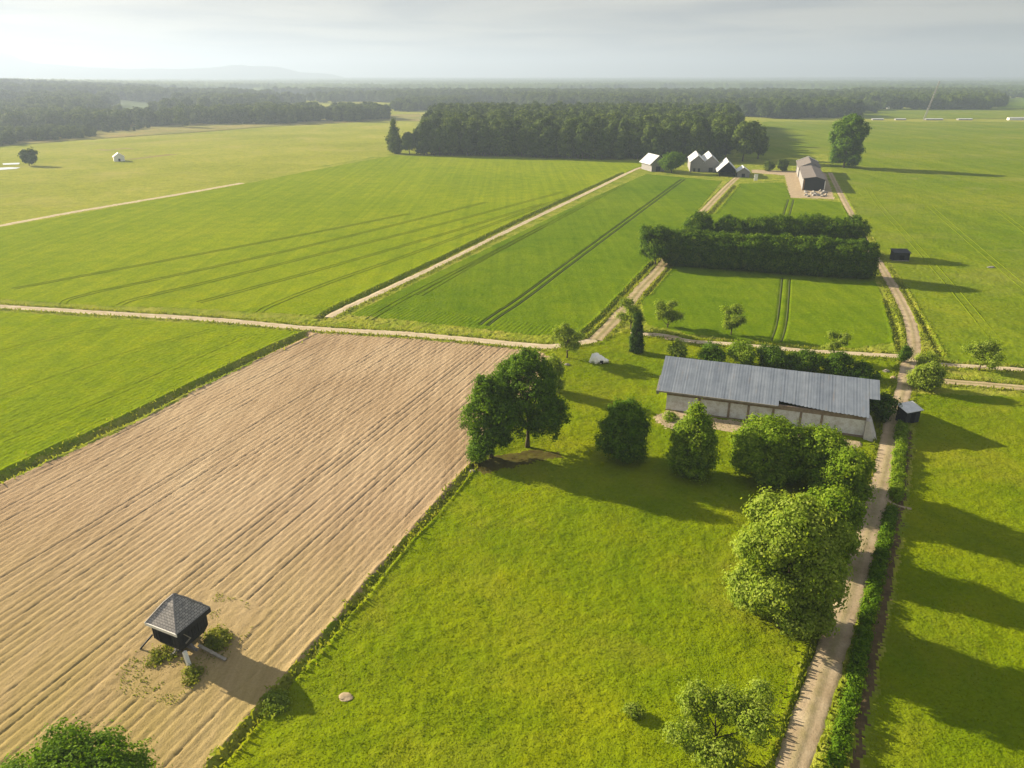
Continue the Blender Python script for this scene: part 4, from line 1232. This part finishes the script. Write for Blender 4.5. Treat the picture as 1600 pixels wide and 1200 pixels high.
def mountains():
    n, m = 220, 14
    th = np.linspace(math.radians(-50), math.radians(-12), n)
    D = 12000.0
    px = CX + F * np.tan(th) / math.cos(PITCH)
    prof = np.interp(px, [-400, -100, 10, 45, 60, 130, 200, 330, 360, 440, 470, 520, 560], [18, 30, 26, 17, 14, 10, 8, 9, 13, 11, 5, 2, -6])
    prof = prof + 1.6 * (fbm(px / 40, px * 0, 91, 3) - 0.5)
    Hm = H + prof / F * D * 1.02
    V, q = [], []
    for j in range(m):
        t = j / (m - 1)
        s = math.sin(math.pi * t) ** 0.7
        rr = D + (t - 0.5) * 3000
        zz = Hm * s * (1 + 0.12 * (fbm(px / 25, px * 0 + j, 95, 3) - 0.5) * (0 if j == m // 2 else 1)) - 3
        V.append(np.stack([rr * np.sin(th), rr * np.cos(th), zz], 1))
    V = np.concatenate(V)
    idx = np.arange(n * m).reshape(m, n)
    q = np.stack([idx[:-1, :-1], idx[:-1, 1:], idx[1:, 1:], idx[1:, :-1]], -1).reshape(-1, 4)[:, ::-1]
    struct(obj('hills', mesh_np('hills', V, q, M['forestfloor'], True)))


mountains()


# ------------------------------------------------------------------ buildings
def barn():
    bl = np.array(G(1040, 640)); br = np.array(G(1348, 682))
    L = float(np.linalg.norm(br - bl)); ang = math.atan2(br[1] - bl[1], br[0] - bl[0])
    t = thing('long_barn', 'long low whitewashed barn with a grey corrugated roof among the trees', 'barn', (bl[0], bl[1], -0.1), ang)
    D, eh, rh, xo = 15.6, 4.15, 8.2, 0.0
    w = 0.4
    wall = MB()
    wall.box(0, L, 0, w, 0, eh - 0.9)
    wall.box(0, L, D - w, D, 0, eh)
    for x0 in (0, L - w):
        wall.add([(x, y, z) for x in (x0, x0 + w) for y, z in ((w, 0), (D - w, 0), (D - w, eh), (D / 2, rh - 0.35), (w, eh))],
                 [(0, 1, 2, 3, 4), (9, 8, 7, 6, 5)] + [(i, i + 5, (i + 1) % 5 + 5, (i + 1) % 5) for i in range(5)])
    wall.build('wall', M['barnwall'], t)
    b = MB(); b.box(0, L, -0.05, w - 0.01, eh - 0.88, eh - 0.02)
    for x in (6.0, 11.5, 15.0, 19.4, 24.2, 27.8):
        b.box(x, x + 0.42, -0.10, -0.002, 0, eh - 0.9)
    b.box(-0.06, L + 0.06, -0.14, -0.004, -0.1, 0.3)
    b.build('pilasters', M['cornice'], t)
    # roof of corrugated sheets, the right half has slipped and has a ragged lower edge
    def slope(xa, xb, edge, ridge_y, sgn, name):
        n = int((xb - xa) / 0.13); rows = 14
        xs = np.linspace(xa, xb, n)
        V = []
        for j in range(rows):
            s = j / (rows - 1)
            y = ridge_y + (edge(xs) - ridge_y) * s
            z = rh + 0.12 - (rh - eh) / (D / 2 + 0.55) * np.abs(y - D / 2)
            z = z + 0.006 * np.sin(xs * 2 * math.pi / 0.52) + 0.10 * (fbm(xs / 3.0, y / 3.0, 5) - 0.5) + 0.012 * (np.floor(xs / 1.05) % 2)
            V.append(np.stack([xs, y + 0 * xs, z], 1))
        V = np.concatenate(V); Vb = V - np.array([0, 0, 0.06])
        idx = np.arange(rows * n).reshape(rows, n); N = rows * n
        q = np.stack([idx[:-1, :-1], idx[1:, :-1], idx[1:, 1:], idx[:-1, 1:]], -1).reshape(-1, 4)
        if sgn > 0:
            q = q[:, ::-1]
        ring = list(idx[0]) + list(idx[1:, -1]) + list(idx[-1, ::-1][1:]) + list(idx[1:-1, 0][::-1])
        ring = np.array(ring)
        e = np.stack([ring, np.roll(ring, -1), np.roll(ring, -1) + N, ring + N], 1)
        return np.concatenate([V, Vb]), np.concatenate([q, q[:, ::-1] + N, e])
    parts = [(-1.8, 20.3, lambda x: -0.75 + 0 * x, D / 2, -1),
             (20.32, 35.6, lambda x: np.interp(x, [20.3, 22, 28, 32.5, 35.6], [0.45, 0.25, -0.35, -0.55, -0.8]) + 0.06 * np.sin(x * 9), D / 2, -1),
             (35.62, 37.4, lambda x: 3.4 + 0 * x, D / 2, -1),
             (-1.8, 37.4, lambda x: D + 0.75 + 0 * x, D / 2, 1)]
    V0, F0, off = [], [], 0
    for p in parts:
        v, f = slope(*p, 'x'); V0.append(v); F0.append(f + off); off += len(v)
    obj('roof', mesh_np('roof', np.concatenate(V0), np.concatenate(F0), M['barnroof'], False), t)
    f = MB(); f.bar((-1.7, -0.72, eh - 0.05), (20.2, -0.72, eh - 0.05), 0.1, 0.28); f.build('fascia', M['stone'], t)
    g = MB(); g.bar((-1.75, -0.6, eh - 0.35), (-1.75, 3.2, eh + 1.35), 0.5, 0.9); g.build('barge_boards', M['greywood'], t)
    # crumbling rendered buttress wall on the right end
    m = MB()
    prof = [(L + 0.02, 0.2), (L + 1.9, 0.1), (L + 2.1, 0.9)]
    ring = [(L + 0.02, -0.9, 0), (L + 1.5, -1.5, 0), (L + 2.3, -0.6, 0), (L + 2.4, 2.0, 0), (L + 0.02, 4.5, 0)]
    top = [(L + 0.02, -0.3, 3.4), (L + 0.5, -0.4, 3.3), (L + 0.95, 0.1, 3.2), (L + 1.1, 2.0, 3.3), (L + 0.02, 4.5, 3.6)]
    m.add(ring + top, [(4, 3, 2, 1, 0), (5, 6, 7, 8, 9)] + [(i, (i + 1) % 5, (i + 1) % 5 + 5, i + 5) for i in range(5)])
    m.build('buttress', M['render'], t)


barn()


def windmill():
    eL, eF, eR = [np.array(G(u, v, 4.4)) for u, v in ((225, 972), (274, 991), (330, 950))]
    c = (eL + eR) / 2
    ang = math.atan2(eF[1] - eL[1], eF[0] - eL[0])
    wx = float(np.linalg.norm(eF - eL)) / 2; wy = float(np.linalg.norm(eR - eF)) / 2
    t = thing('windmill', 'small dark post windmill without sails, grey shingle roof, on the ploughed field', 'windmill', (c[0], c[1], 0), ang)
    ez, z1, z2 = 4.4, 6.5, 7.3
    # body: boarded box narrowing to the floor
    def ring(hx, hy, z): return [(-hx, -hy, z), (hx, -hy, z), (hx, hy, z), (-hx, hy, z)]
    b = MB()
    r = ring(wx - 0.75, wy - 0.75, 1.25) + ring(wx - 0.42, wy - 0.35, 2.1) + ring(wx - 0.38, wy - 0.3, ez)
    b.add(r, [(3, 2, 1, 0), (8, 9, 10, 11)] + [(j * 4 + i, j * 4 + (i + 1) % 4, j * 4 + 4 + (i + 1) % 4, j * 4 + 4 + i) for j in (0, 1) for i in range(4)])
    body = b.build('body', M['darkwood'], t)
    bt = MB()
    for k in range(9):
        x = -wx + 0.5 + k * (2 * wx - 1.0) / 8
        bt.box(x - 0.02, x + 0.02, -wy + 0.26, -wy + 0.31, 2.15, ez - 0.05)
    for k in range(10):
        y = -wy + 0.45 + k * (2 * wy - 0.9) / 9
        bt.box(wx - 0.39, wx - 0.34, y - 0.02, y + 0.02, 2.15, ez - 0.05)
    bt.build('board_battens', M['darkwood'], t)
    d = MB(); d.box(-0.9, 0.9, -wy + 0.22, -wy + 0.26, 2.15, 3.9); d.build('doorway', M['black'], t)
    # roof: hipped with a break, shingled; uv along each face
    me = bpy.data.meshes.new('roof')
    lo = ring(wx, wy, ez); md = ring(wx * 0.34, wy * 0.34, z1); ap = [(0, 0, z2)]
    V = lo + md + ap
    Fs = [(i, (i + 1) % 4, (i + 1) % 4 + 4, i + 4) for i in range(4)] + [(i + 4, (i + 1) % 4 + 4, 8) for i in range(4)] + [(3, 2, 1, 0)]
    me.from_pydata(V, [], Fs); me.materials.append(M['shingle'])
    uv = me.uv_layers.new(name='UVMap')
    for p in me.polygons:
        nrm = np.array(p.normal)
        h = np.cross((0, 0, 1), nrm); h = h / (np.linalg.norm(h) + 1e-9) if np.linalg.norm(h) > 1e-3 else np.array((1.0, 0, 0))
        s = np.cross(nrm, h)
        for li in p.loop_indices:
            q = np.array(me.vertices[me.loops[li].vertex_index].co)
            uv.data[li].uv = (float(q @ h), float(q @ s))
    me.update()
    rf = obj('roof', me, t)
    hp = MB()
    for sx, sy in ((1, -1), (-1, -1), (1, 1), (-1, 1)):
        hp.bar((sx * wx, sy * wy, ez + 0.03), (sx * wx * 0.34, sy * wy * 0.34, z1 + 0.03), 0.16, 0.08)
        hp.bar((sx * wx * 0.34, sy * wy * 0.34, z1 + 0.03), (0, 0, z2 + 0.03), 0.14, 0.08)
    hp.build('hip_boards', M['greywood'], rf)
    ev = MB(); ev.box(-wx - 0.04, wx + 0.04, -wy - 0.07, -wy - 0.005, ez - 0.32, ez + 0.05); ev.build('eave_board', M['white'], t)
    e2 = MB(); e2.box(wx - 0.02, wx + 0.06, -wy, wy, ez - 0.55, ez - 0.004); e2.build('eave_board', M['darkwood'], t)
    # post, trestle and the fallen pieces
    p = MB(); p.tube([(0, 0, -0.2), (0, 0, 1.6)], [0.36, 0.32], 10); p.build('post', M['greywood'], t)
    s = MB()
    for sx, sy in ((1, 0), (-1, 0), (0, 1), (0, -1)):
        s.bar((sx * 1.6, sy * 1.6, 0.08), (sx * 0.2, sy * 0.2, 1.35), 0.24)
    s.bar((-1.9, 0, 0.12), (1.9, 0, 0.12), 0.28); s.bar((0, -1.9, 0.15), (0, 1.9, 0.15), 0.28)
    s.build('trestle', M['greywood'], t)

    def local(u, v, z):
        q = np.array(G(u, v, z)) - c
        ca, sa = math.cos(-ang), math.sin(-ang)
        return (q[0] * ca - q[1] * sa, q[0] * sa + q[1] * ca, z)
    l = MB(); l.bar(local(288, 1018, 1.6), local(296, 1041, -0.15), 0.42, 0.3); l.build('leg', M['white'], t)
    k = MB(); k.bar(local(310, 1008, 0.9), local(353, 1031, 0.12), 0.34, 0.14); k.build('ladder', M['stone'], t)
    tp = MB(); tp.bar(local(238, 992, 1.7), local(219, 1014, 0.05), 0.16); tp.build('tail_pole', M['darkwood'], t)
    sh = MB(); sh.bar((wx - 0.25, -wy + 0.9, 3.75), (wx - 0.15, -wy + 1.7, 2.5), 0.14, 0.1); sh.bar((wx - 0.2, -wy + 1.7, 2.5), (wx - 0.2, -wy + 1.0, 2.3), 0.14, 0.1)
    sh.build('broken_brace', M['stone'], t)
    for x, y in ((0.9, wy + 0.03), (-0.9, wy + 0.03)):
        q = MB(); q.box(x - 0.3, x + 0.3, y - 0.4, y + 0.05, ez - 0.4, ez + 0.25); q.build('beam_end', M['darkwood'], t)


windmill()


def gable(name, label, cat, px, w, L, wh, rh, yaw, wallm, roofm, over=0.6, openfront=False, door=None, left_eave=None):
    """ridge runs away from the viewer along local y; px is the middle of the front foot"""
    x, y = G(*px)
    t = thing(name, label, cat, (x, y, -0.1), -math.radians(yaw))
    hw = w / 2
    wl = MB()
    if not openfront:
        wl.prism([(-hw, 0), (hw, 0), (hw, wh), (0, rh), (-hw, wh)], 0, L)
        wl.build('wall', M[wallm], t)
    else:
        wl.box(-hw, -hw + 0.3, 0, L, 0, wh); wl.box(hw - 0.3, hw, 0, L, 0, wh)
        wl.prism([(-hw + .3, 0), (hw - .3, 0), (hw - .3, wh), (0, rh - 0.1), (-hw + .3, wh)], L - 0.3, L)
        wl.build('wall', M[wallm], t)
    sl = (rh - wh) / hw
    rf = MB()
    for s in (-1, 1):
        eave = over
        if left_eave is not None and s < 0:
            eave = left_eave
        rf.slab([(0, -over, rh + 0.18), (s * (hw + eave), -over, wh + 0.18 - sl * eave), (s * (hw + eave), L + over, wh + 0.18 - sl * eave), (0, L + over, rh + 0.18)][::s], 0.16)
    rf.build('roof', M[roofm], t)
    if door:
        d = MB()
        for x0, x1, z1 in door:
            d.box(x0, x1, -0.06, -0.004, 0.1, z1)
        d.build('door', M['darkwood'], t)
    return t


gable('farm_hall', 'white roofed farm hall at the end of the gravel track, left of the round tree', 'farm building', (1028, 268), 9.5, 17, 6.2, 10.4, -14, 'greywood', 'whiteroof', 0.6, left_eave=1.8, door=[(-1.6, 1.6, 3.4)])
gable('gabled_shed', 'grey gabled shed with a white roof, left one of the twin gables', 'farm building', (1089, 268.5), 9.6, 34, 6.6, 10.6, 10, 'greywood', 'whiteroof', 0.5, door=[(-2.6, -1.2, 2.4), (0.5, 1.9, 2.4)])
gable('gabled_shed', 'grey gabled shed with white roof, right one of the twin gables', 'farm building', (1110, 269), 9.8, 34, 6.4, 10.6, 10, 'greywood', 'whiteroof', 0.5, door=[(-1.3, 1.3, 3.0)])
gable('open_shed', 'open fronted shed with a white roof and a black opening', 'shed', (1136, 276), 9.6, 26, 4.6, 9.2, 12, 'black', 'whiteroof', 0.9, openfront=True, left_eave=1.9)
gable('small_shed', 'small grey shed with a pale roof, right of the black open shed', 'shed', (1161, 277), 7.6, 14, 3.4, 6.0, 12, 'greywood', 'whiteroof', 0.7, door=[(-1.0, 1.0, 2.3)])


def dark_barn():
    a = np.array(G(1256, 299)); b = np.array(G(1247, 268))
    yaw = math.degrees(math.atan2(b[0] - a[0], b[1] - a[1])); L = float(np.linalg.norm(b - a))
    x, y = G(1270, 298)
    t = thing('long_dark_barn', 'long dark boarded barn with a brownish felt roof in the sandy yard by the road', 'barn', (x, y, -0.1), -math.radians(yaw))
    w = MB(); w.prism([(-5.6, 0), (5.6, 0), (5.6, 6.2), (0.8, 7.6), (-5.6, 6.6)], 0, L * 0.62); w.build('wall', M['darkwood'], t)
    w2 = MB(); w2.prism([(-6.2, 0), (6.4, 0), (6.4, 6.4), (0.6, 9.2), (-6.2, 6.4)], L * 0.62 + 0.01, L); w2.build('wall', M['greywood'], t)
    lw = MB(); lw.box(-5.75, -5.61, 0.3, L * 0.6, 0.1, 6.4); lw.build('side_boards', M['greywood'], t)
    r = MB()
    e = L * 0.62
    r.slab([(0.8, -0.7, 7.85), (0.8, e, 7.85), (-6.4, e, 6.7), (-6.4, -0.7, 6.7)], 0.16)
    r.slab([(0.8, -0.7, 7.85), (6.4, -0.7, 6.2), (6.4, e, 6.2), (0.8, e, 7.85)], 0.16)
    r.slab([(0.6, e + 0.02, 9.45), (0.6, L + 0.8, 9.45), (-7.0, L + 0.8, 6.3), (-7.0, e + 0.02, 6.3)], 0.16)
    r.slab([(0.6, e + 0.02, 9.45), (7.2, e + 0.02, 6.3), (7.2, L + 0.8, 6.3), (0.6, L + 0.8, 9.45)], 0.16)
    r.build('roof', M['greyroof'], t)
    v = MB(); v.bar((-7.0, L + 0.9, 6.4), (0.6, L + 0.9, 9.6), 0.3, 0.5); v.bar((0.6, L + 0.9, 9.6), (7.2, L + 0.9, 6.4), 0.3, 0.5); v.build('barge_board', M['white'], t)
    d = MB(); d.box(-5.3, -5.0, -0.08, -0.004, 0, 6.0); d.build('corner_post', M['brick'], t)
    p = MB(); p.box(5.62, 6.0, -0.5, 2.5, 1.2, 5.4); p.build('loose_sheet', M['white'], t)


dark_barn()


def small_shed(name, label, px, w, d, h, yaw, wallm, roofm, base=None):
    x, y = G(*px)
    t = thing(name, label, 'shed', (x, y, gz(x, y)), -math.radians(yaw))
    b = MB(); b.prism([(-w / 2, 0), (w / 2, 0), (w / 2, h), (-w / 2, h)], 0, d * 0.999); b.build('wall', M[wallm], t)
    r = MB(); r.slab([(-w / 2 - 0.3, -0.35, h + 0.06), (w / 2 + 0.3, -0.35, h + 0.06), (w / 2 + 0.3, d + 0.3, h + 0.75), (-w / 2 - 0.3, d + 0.3, h + 0.75)], 0.1)
    r.build('roof', M[roofm], t)
    fill = MB()
    for x0, x1 in ((-w / 2, -w / 2 + 0.12), (w / 2 - 0.12, w / 2)):
        fill.add([(x0, 0.01, h), (x1, 0.01, h), (x0, d - 0.01, h), (x1, d - 0.01, h), (x0, d - 0.01, h + 0.55), (x1, d - 0.01, h + 0.55)],
                 [(0, 1, 3, 2), (2, 3, 5, 4), (0, 4, 5, 1), (0, 2, 4), (1, 5, 3)])
    fill.build('gable_boards', M[wallm], t)
    dr = MB(); dr.box(-w * 0.16, w * 0.16, -0.05, -0.004, 0.05, min(2.0, h * 0.85)); dr.build('door', M['black'], t)
    if base:
        s = MB(); s.box(-w / 2 - 0.15, w / 2 + 0.15, -0.2, -0.07, -0.1, 0.35); s.build('plinth', M[base], t)
    return t


small_shed('field_shed', 'dark square shed alone in the grass field right of the tall hedge', (1408, 408), 5.2, 3.6, 2.9, 4, 'darkwood', 'darkwood', 'stone')
small_shed('roadside_shed', 'small dark shed with a pale metal roof beside the dirt road above the low hedge', (1424, 662), 3.4, 2.2, 2.5, -20, 'darkwood', 'whiteroof')


def heap():
    x, y = G(935, 567)
    t = thing('covered_trailer', 'white sheeted heap on the grass left of the dark evergreen', 'covered heap', (x, y, gz(x, y)), math.radians(-20))
    n, m = 22, 12
    V = []
    for i in range(n):
        s = i / (n - 1)
        for j in range(m):
            a = math.pi * j / (m - 1)
            hh = np.interp(s, [0, .08, .3, .5, .75, 1], [0.2, 1.5, 2.1, 1.7, 1.15, 0.75]); ww = np.interp(s, [0, .08, .4, .7, 1], [0.6, 1.1, 1.25, .95, .3])
            fold = 1 + 0.10 * math.sin(7 * s * 3 + j * 1.9) + 0.05 * math.sin(j * 4.1 + i)
            lift = 0.9 * max(0, s - 0.55) * (1 if j < 3 else 0)
            V.append((-2.0 + 4.3 * s, -math.cos(a) * ww * fold, math.sin(a) ** 0.7 * hh * fold + lift))
    q = [(i * m + j, i * m + j + 1, (i + 1) * m + j + 1, (i + 1) * m + j) for i in range(n - 1) for j in range(m - 1)]
    o = obj('tarpaulin', mesh_np('tarpaulin', V, q, M['white'], True), t)
    md = o.modifiers.new('thickness', 'SOLIDIFY'); md.thickness = 0.06
    b = MB(); b.box(-0.3, 1.3, -1.1, -0.4, 0.15, 0.8); b.bar((1.2, 0, 0.5), (2.9, 0.2, 0.35), 0.12); b.build('load', M['black'], t)


heap()


def rock(name, label, cat, px, sx, sy, sz, seed, mat='stone', group=None):
    import bmesh
    bm = bmesh.new(); bmesh.ops.create_icosphere(bm, subdivisions=3, radius=1)
    for v in bm.verts:
        c = np.array(v.co)
        k = 0.75 + 0.5 * float(vnoise(np.array([c[0] * 1.7 + seed]), np.array([c[1] * 1.7 + c[2] * 2.1]), seed)[0])
        v.co = (c[0] * sx * k, c[1] * sy * k, max(c[2] * sz * k, -0.12))
    me = bpy.data.meshes.new(name); bm.to_mesh(me); bm.free(); me.materials.append(M[mat])
    o = obj(name, me); x, y = G(*px); o.location = (x, y, gz(x, y) + 0.03)
    return tag(o, label, cat, group)


rock('boulder', 'pale stone in the grass left of the white heap', 'stone', (886, 572), 0.7, 0.4, 0.35, 1)
rock('boulder', 'white stone where the meadow border meets the tall trees', 'stone', (738, 737), 0.5, 0.35, 0.3, 2)
rock('sand_pile', 'flat pile of pale sand at the left end of the footpath', 'sand pile', (1050, 528), 2.3, 1.6, 0.55, 3, 'sand')
rock('boulder', 'round pale boulder left of the road near the barn end, upper one', 'stone', (1385, 580), 0.7, 0.6, 0.55, 4)
rock('boulder', 'sandy boulder left of the road near the barn end, lower one', 'stone', (1395, 592), 0.6, 0.5, 0.4, 5, 'sand')
rock('molehill', 'small pale earth mound in the open meadow right of the windmill', 'earth mound', (541, 1088), 0.75, 0.55, 0.14, 6, 'sand')
rock('boulder', 'small pale stone at the left edge of the road beside the big trees', 'stone', (1304, 1005), 0.2, 0.15, 0.12, 7)
rock('boulder', 'small white stone on the road below the big trees', 'stone', (1304, 1026), 0.25, 0.14, 0.1, 8)
rock('boulder', 'grey lump on the grass field right of the dark field shed', 'stone', (1548, 418), 1.3, 0.7, 0.5, 9, 'greywood')


def rubble():
    R = random.Random(9)
    for k in range(26):
        u = R.uniform(1258, 1292); v = R.uniform(299.5, 308)
        rock('rubble_stone', 'broken stone in the rubble heap in front of the long dark barn', 'stone', (u, v), R.uniform(0.6, 1.5), R.uniform(0.6, 1.2), R.uniform(0.5, 1.5), 20 + k, R.choice(['stone', 'stone', 'greywood']), 'rubble in front of the dark barn')


rubble()


def panel():
    x, y = G(1180.5, 283)
    t = thing('notice_board', 'small white upright board on the grass right of the small shed', 'board', (x, y, gz(x, y)))
    b = MB(); b.box(-1.1, 1.1, -0.08, 0.08, 0.5, 4.2); b.build('panel', M['white'], t)
    p = MB(); p.box(-1.0, -0.85, 0.09, 0.2, 0, 4.0); p.box(0.85, 1.0, 0.09, 0.2, 0, 4.0); p.build('posts', M['greywood'], t)


panel()


def mast():
    x, y = G(1443, 186)
    t = thing('lattice_mast', 'tall thin pale lattice mast at the far edge of the right field', 'mast', (x, y, -1.6))
    hh = 54; lx = 12.0
    b = MB()
    for sx, sy in ((-1, -1), (1, -1), (0, 1)):
        b.tube([(sx * 1.1, sy * 1.0, 0), (lx + sx * 0.5, sy * 0.5, hh)], [0.42, 0.28], 5)
    b.build('frame', M['greywood'], t)
    c = MB()
    for k in range(27):
        z = k * 2; f0 = k / 27; f1 = (k + 1) / 27
        w0 = 1.1 - 0.6 * f0; w1 = 1.1 - 0.6 * f1
        s = 1 if k % 2 else -1
        c.bar((lx * f0 - s * w0, -w0 * .9, z), (lx * f1 + s * w1, -w1 * .9, z + 2), 0.22)
        c.bar((lx * f0 - s * w0, -w0 * .9, z), (lx * f1, w1 * .9, z + 2), 0.22)
    c.build('bracing', M['greywood'], t)


mast()


def far_things():
    # white things along the far edge of the right field
    for k, (u0, u1, label) in enumerate([(1364, 1381, 'low white greenhouse at the far field edge, leftmost of the row'), (1400, 1416, 'low white greenhouse at the far field edge left of the mast'),
                                         (1447, 1474, 'long low pale shed at the far field edge just right of the mast'), (1498, 1520, 'low white shed at the far field edge, second from the right'),
                                         (1577, 1612, 'long bright white greenhouse at the far field edge, at the right side of the photo')]):
        a = np.array(G(u0, 186)); b = np.array(G(u1, 186)); L = float(np.linalg.norm(b - a))
        h = 3.2 if k == 4 else 1.5
        t = thing('greenhouse', label, 'greenhouse', (a[0], a[1], -1.6), math.atan2(b[1] - a[1], b[0] - a[0]))
        w = MB(); w.box(0, L, 0, 6, 0, h); w.build('wall', M['white' if k == 4 else 'greywood'], t)
        r = MB()
        r.slab([(-0.3, -0.3, h + 0.05), (L + 0.3, -0.3, h + 0.05), (L + 0.3, 3, h + 0.9), (-0.3, 3, h + 0.9)], 0.12)
        r.slab([(L + 0.3, 6.3, h + 0.05), (-0.3, 6.3, h + 0.05), (-0.3, 3, h + 0.9), (L + 0.3, 3, h + 0.9)], 0.12)
        r.build('roof', M['whiteroof'], t)
    # white hut in the pale meadow
    t = gable('meadow_hut', 'small bright white hut alone in the pale meadow at the left', 'hut', (187, 252), 7.5, 6, 3.4, 6.0, -30, 'white', 'white', 0.4, door=[(-0.7, 0.7, 2.0)])
    gable('far_house', 'tiny white house at the foot of the far wood left of the mast', 'house', (1388, 170), 5, 5, 2.5, 5, 0, 'white', 'whiteroof', 0.4)


far_things()


# ------------------------------------------------------------------ the air
def haze():
    mb = MB(); mb.box(-18600, 18600, -18600, 18900, -3, 370)
    m = bpy.data.materials.new('haze'); m.use_nodes = True
    nt = m.node_tree; nt.nodes.clear()
    pv = NN(nt, 'ShaderNodeVolumePrincipled')
    pv.inputs['Color'].default_value = (0.372, 0.45, 0.605, 1)
    pv.inputs['Density'].default_value = HAZE_DENSITY
    pv.inputs['Anisotropy'].default_value = 0.27
    out = NN(nt, 'ShaderNodeOutputMaterial'); nt.links.new(pv.outputs[0], out.inputs['Volume'])
    o = mb.build('haze', m)
    struct(o, 'stuff')


haze()
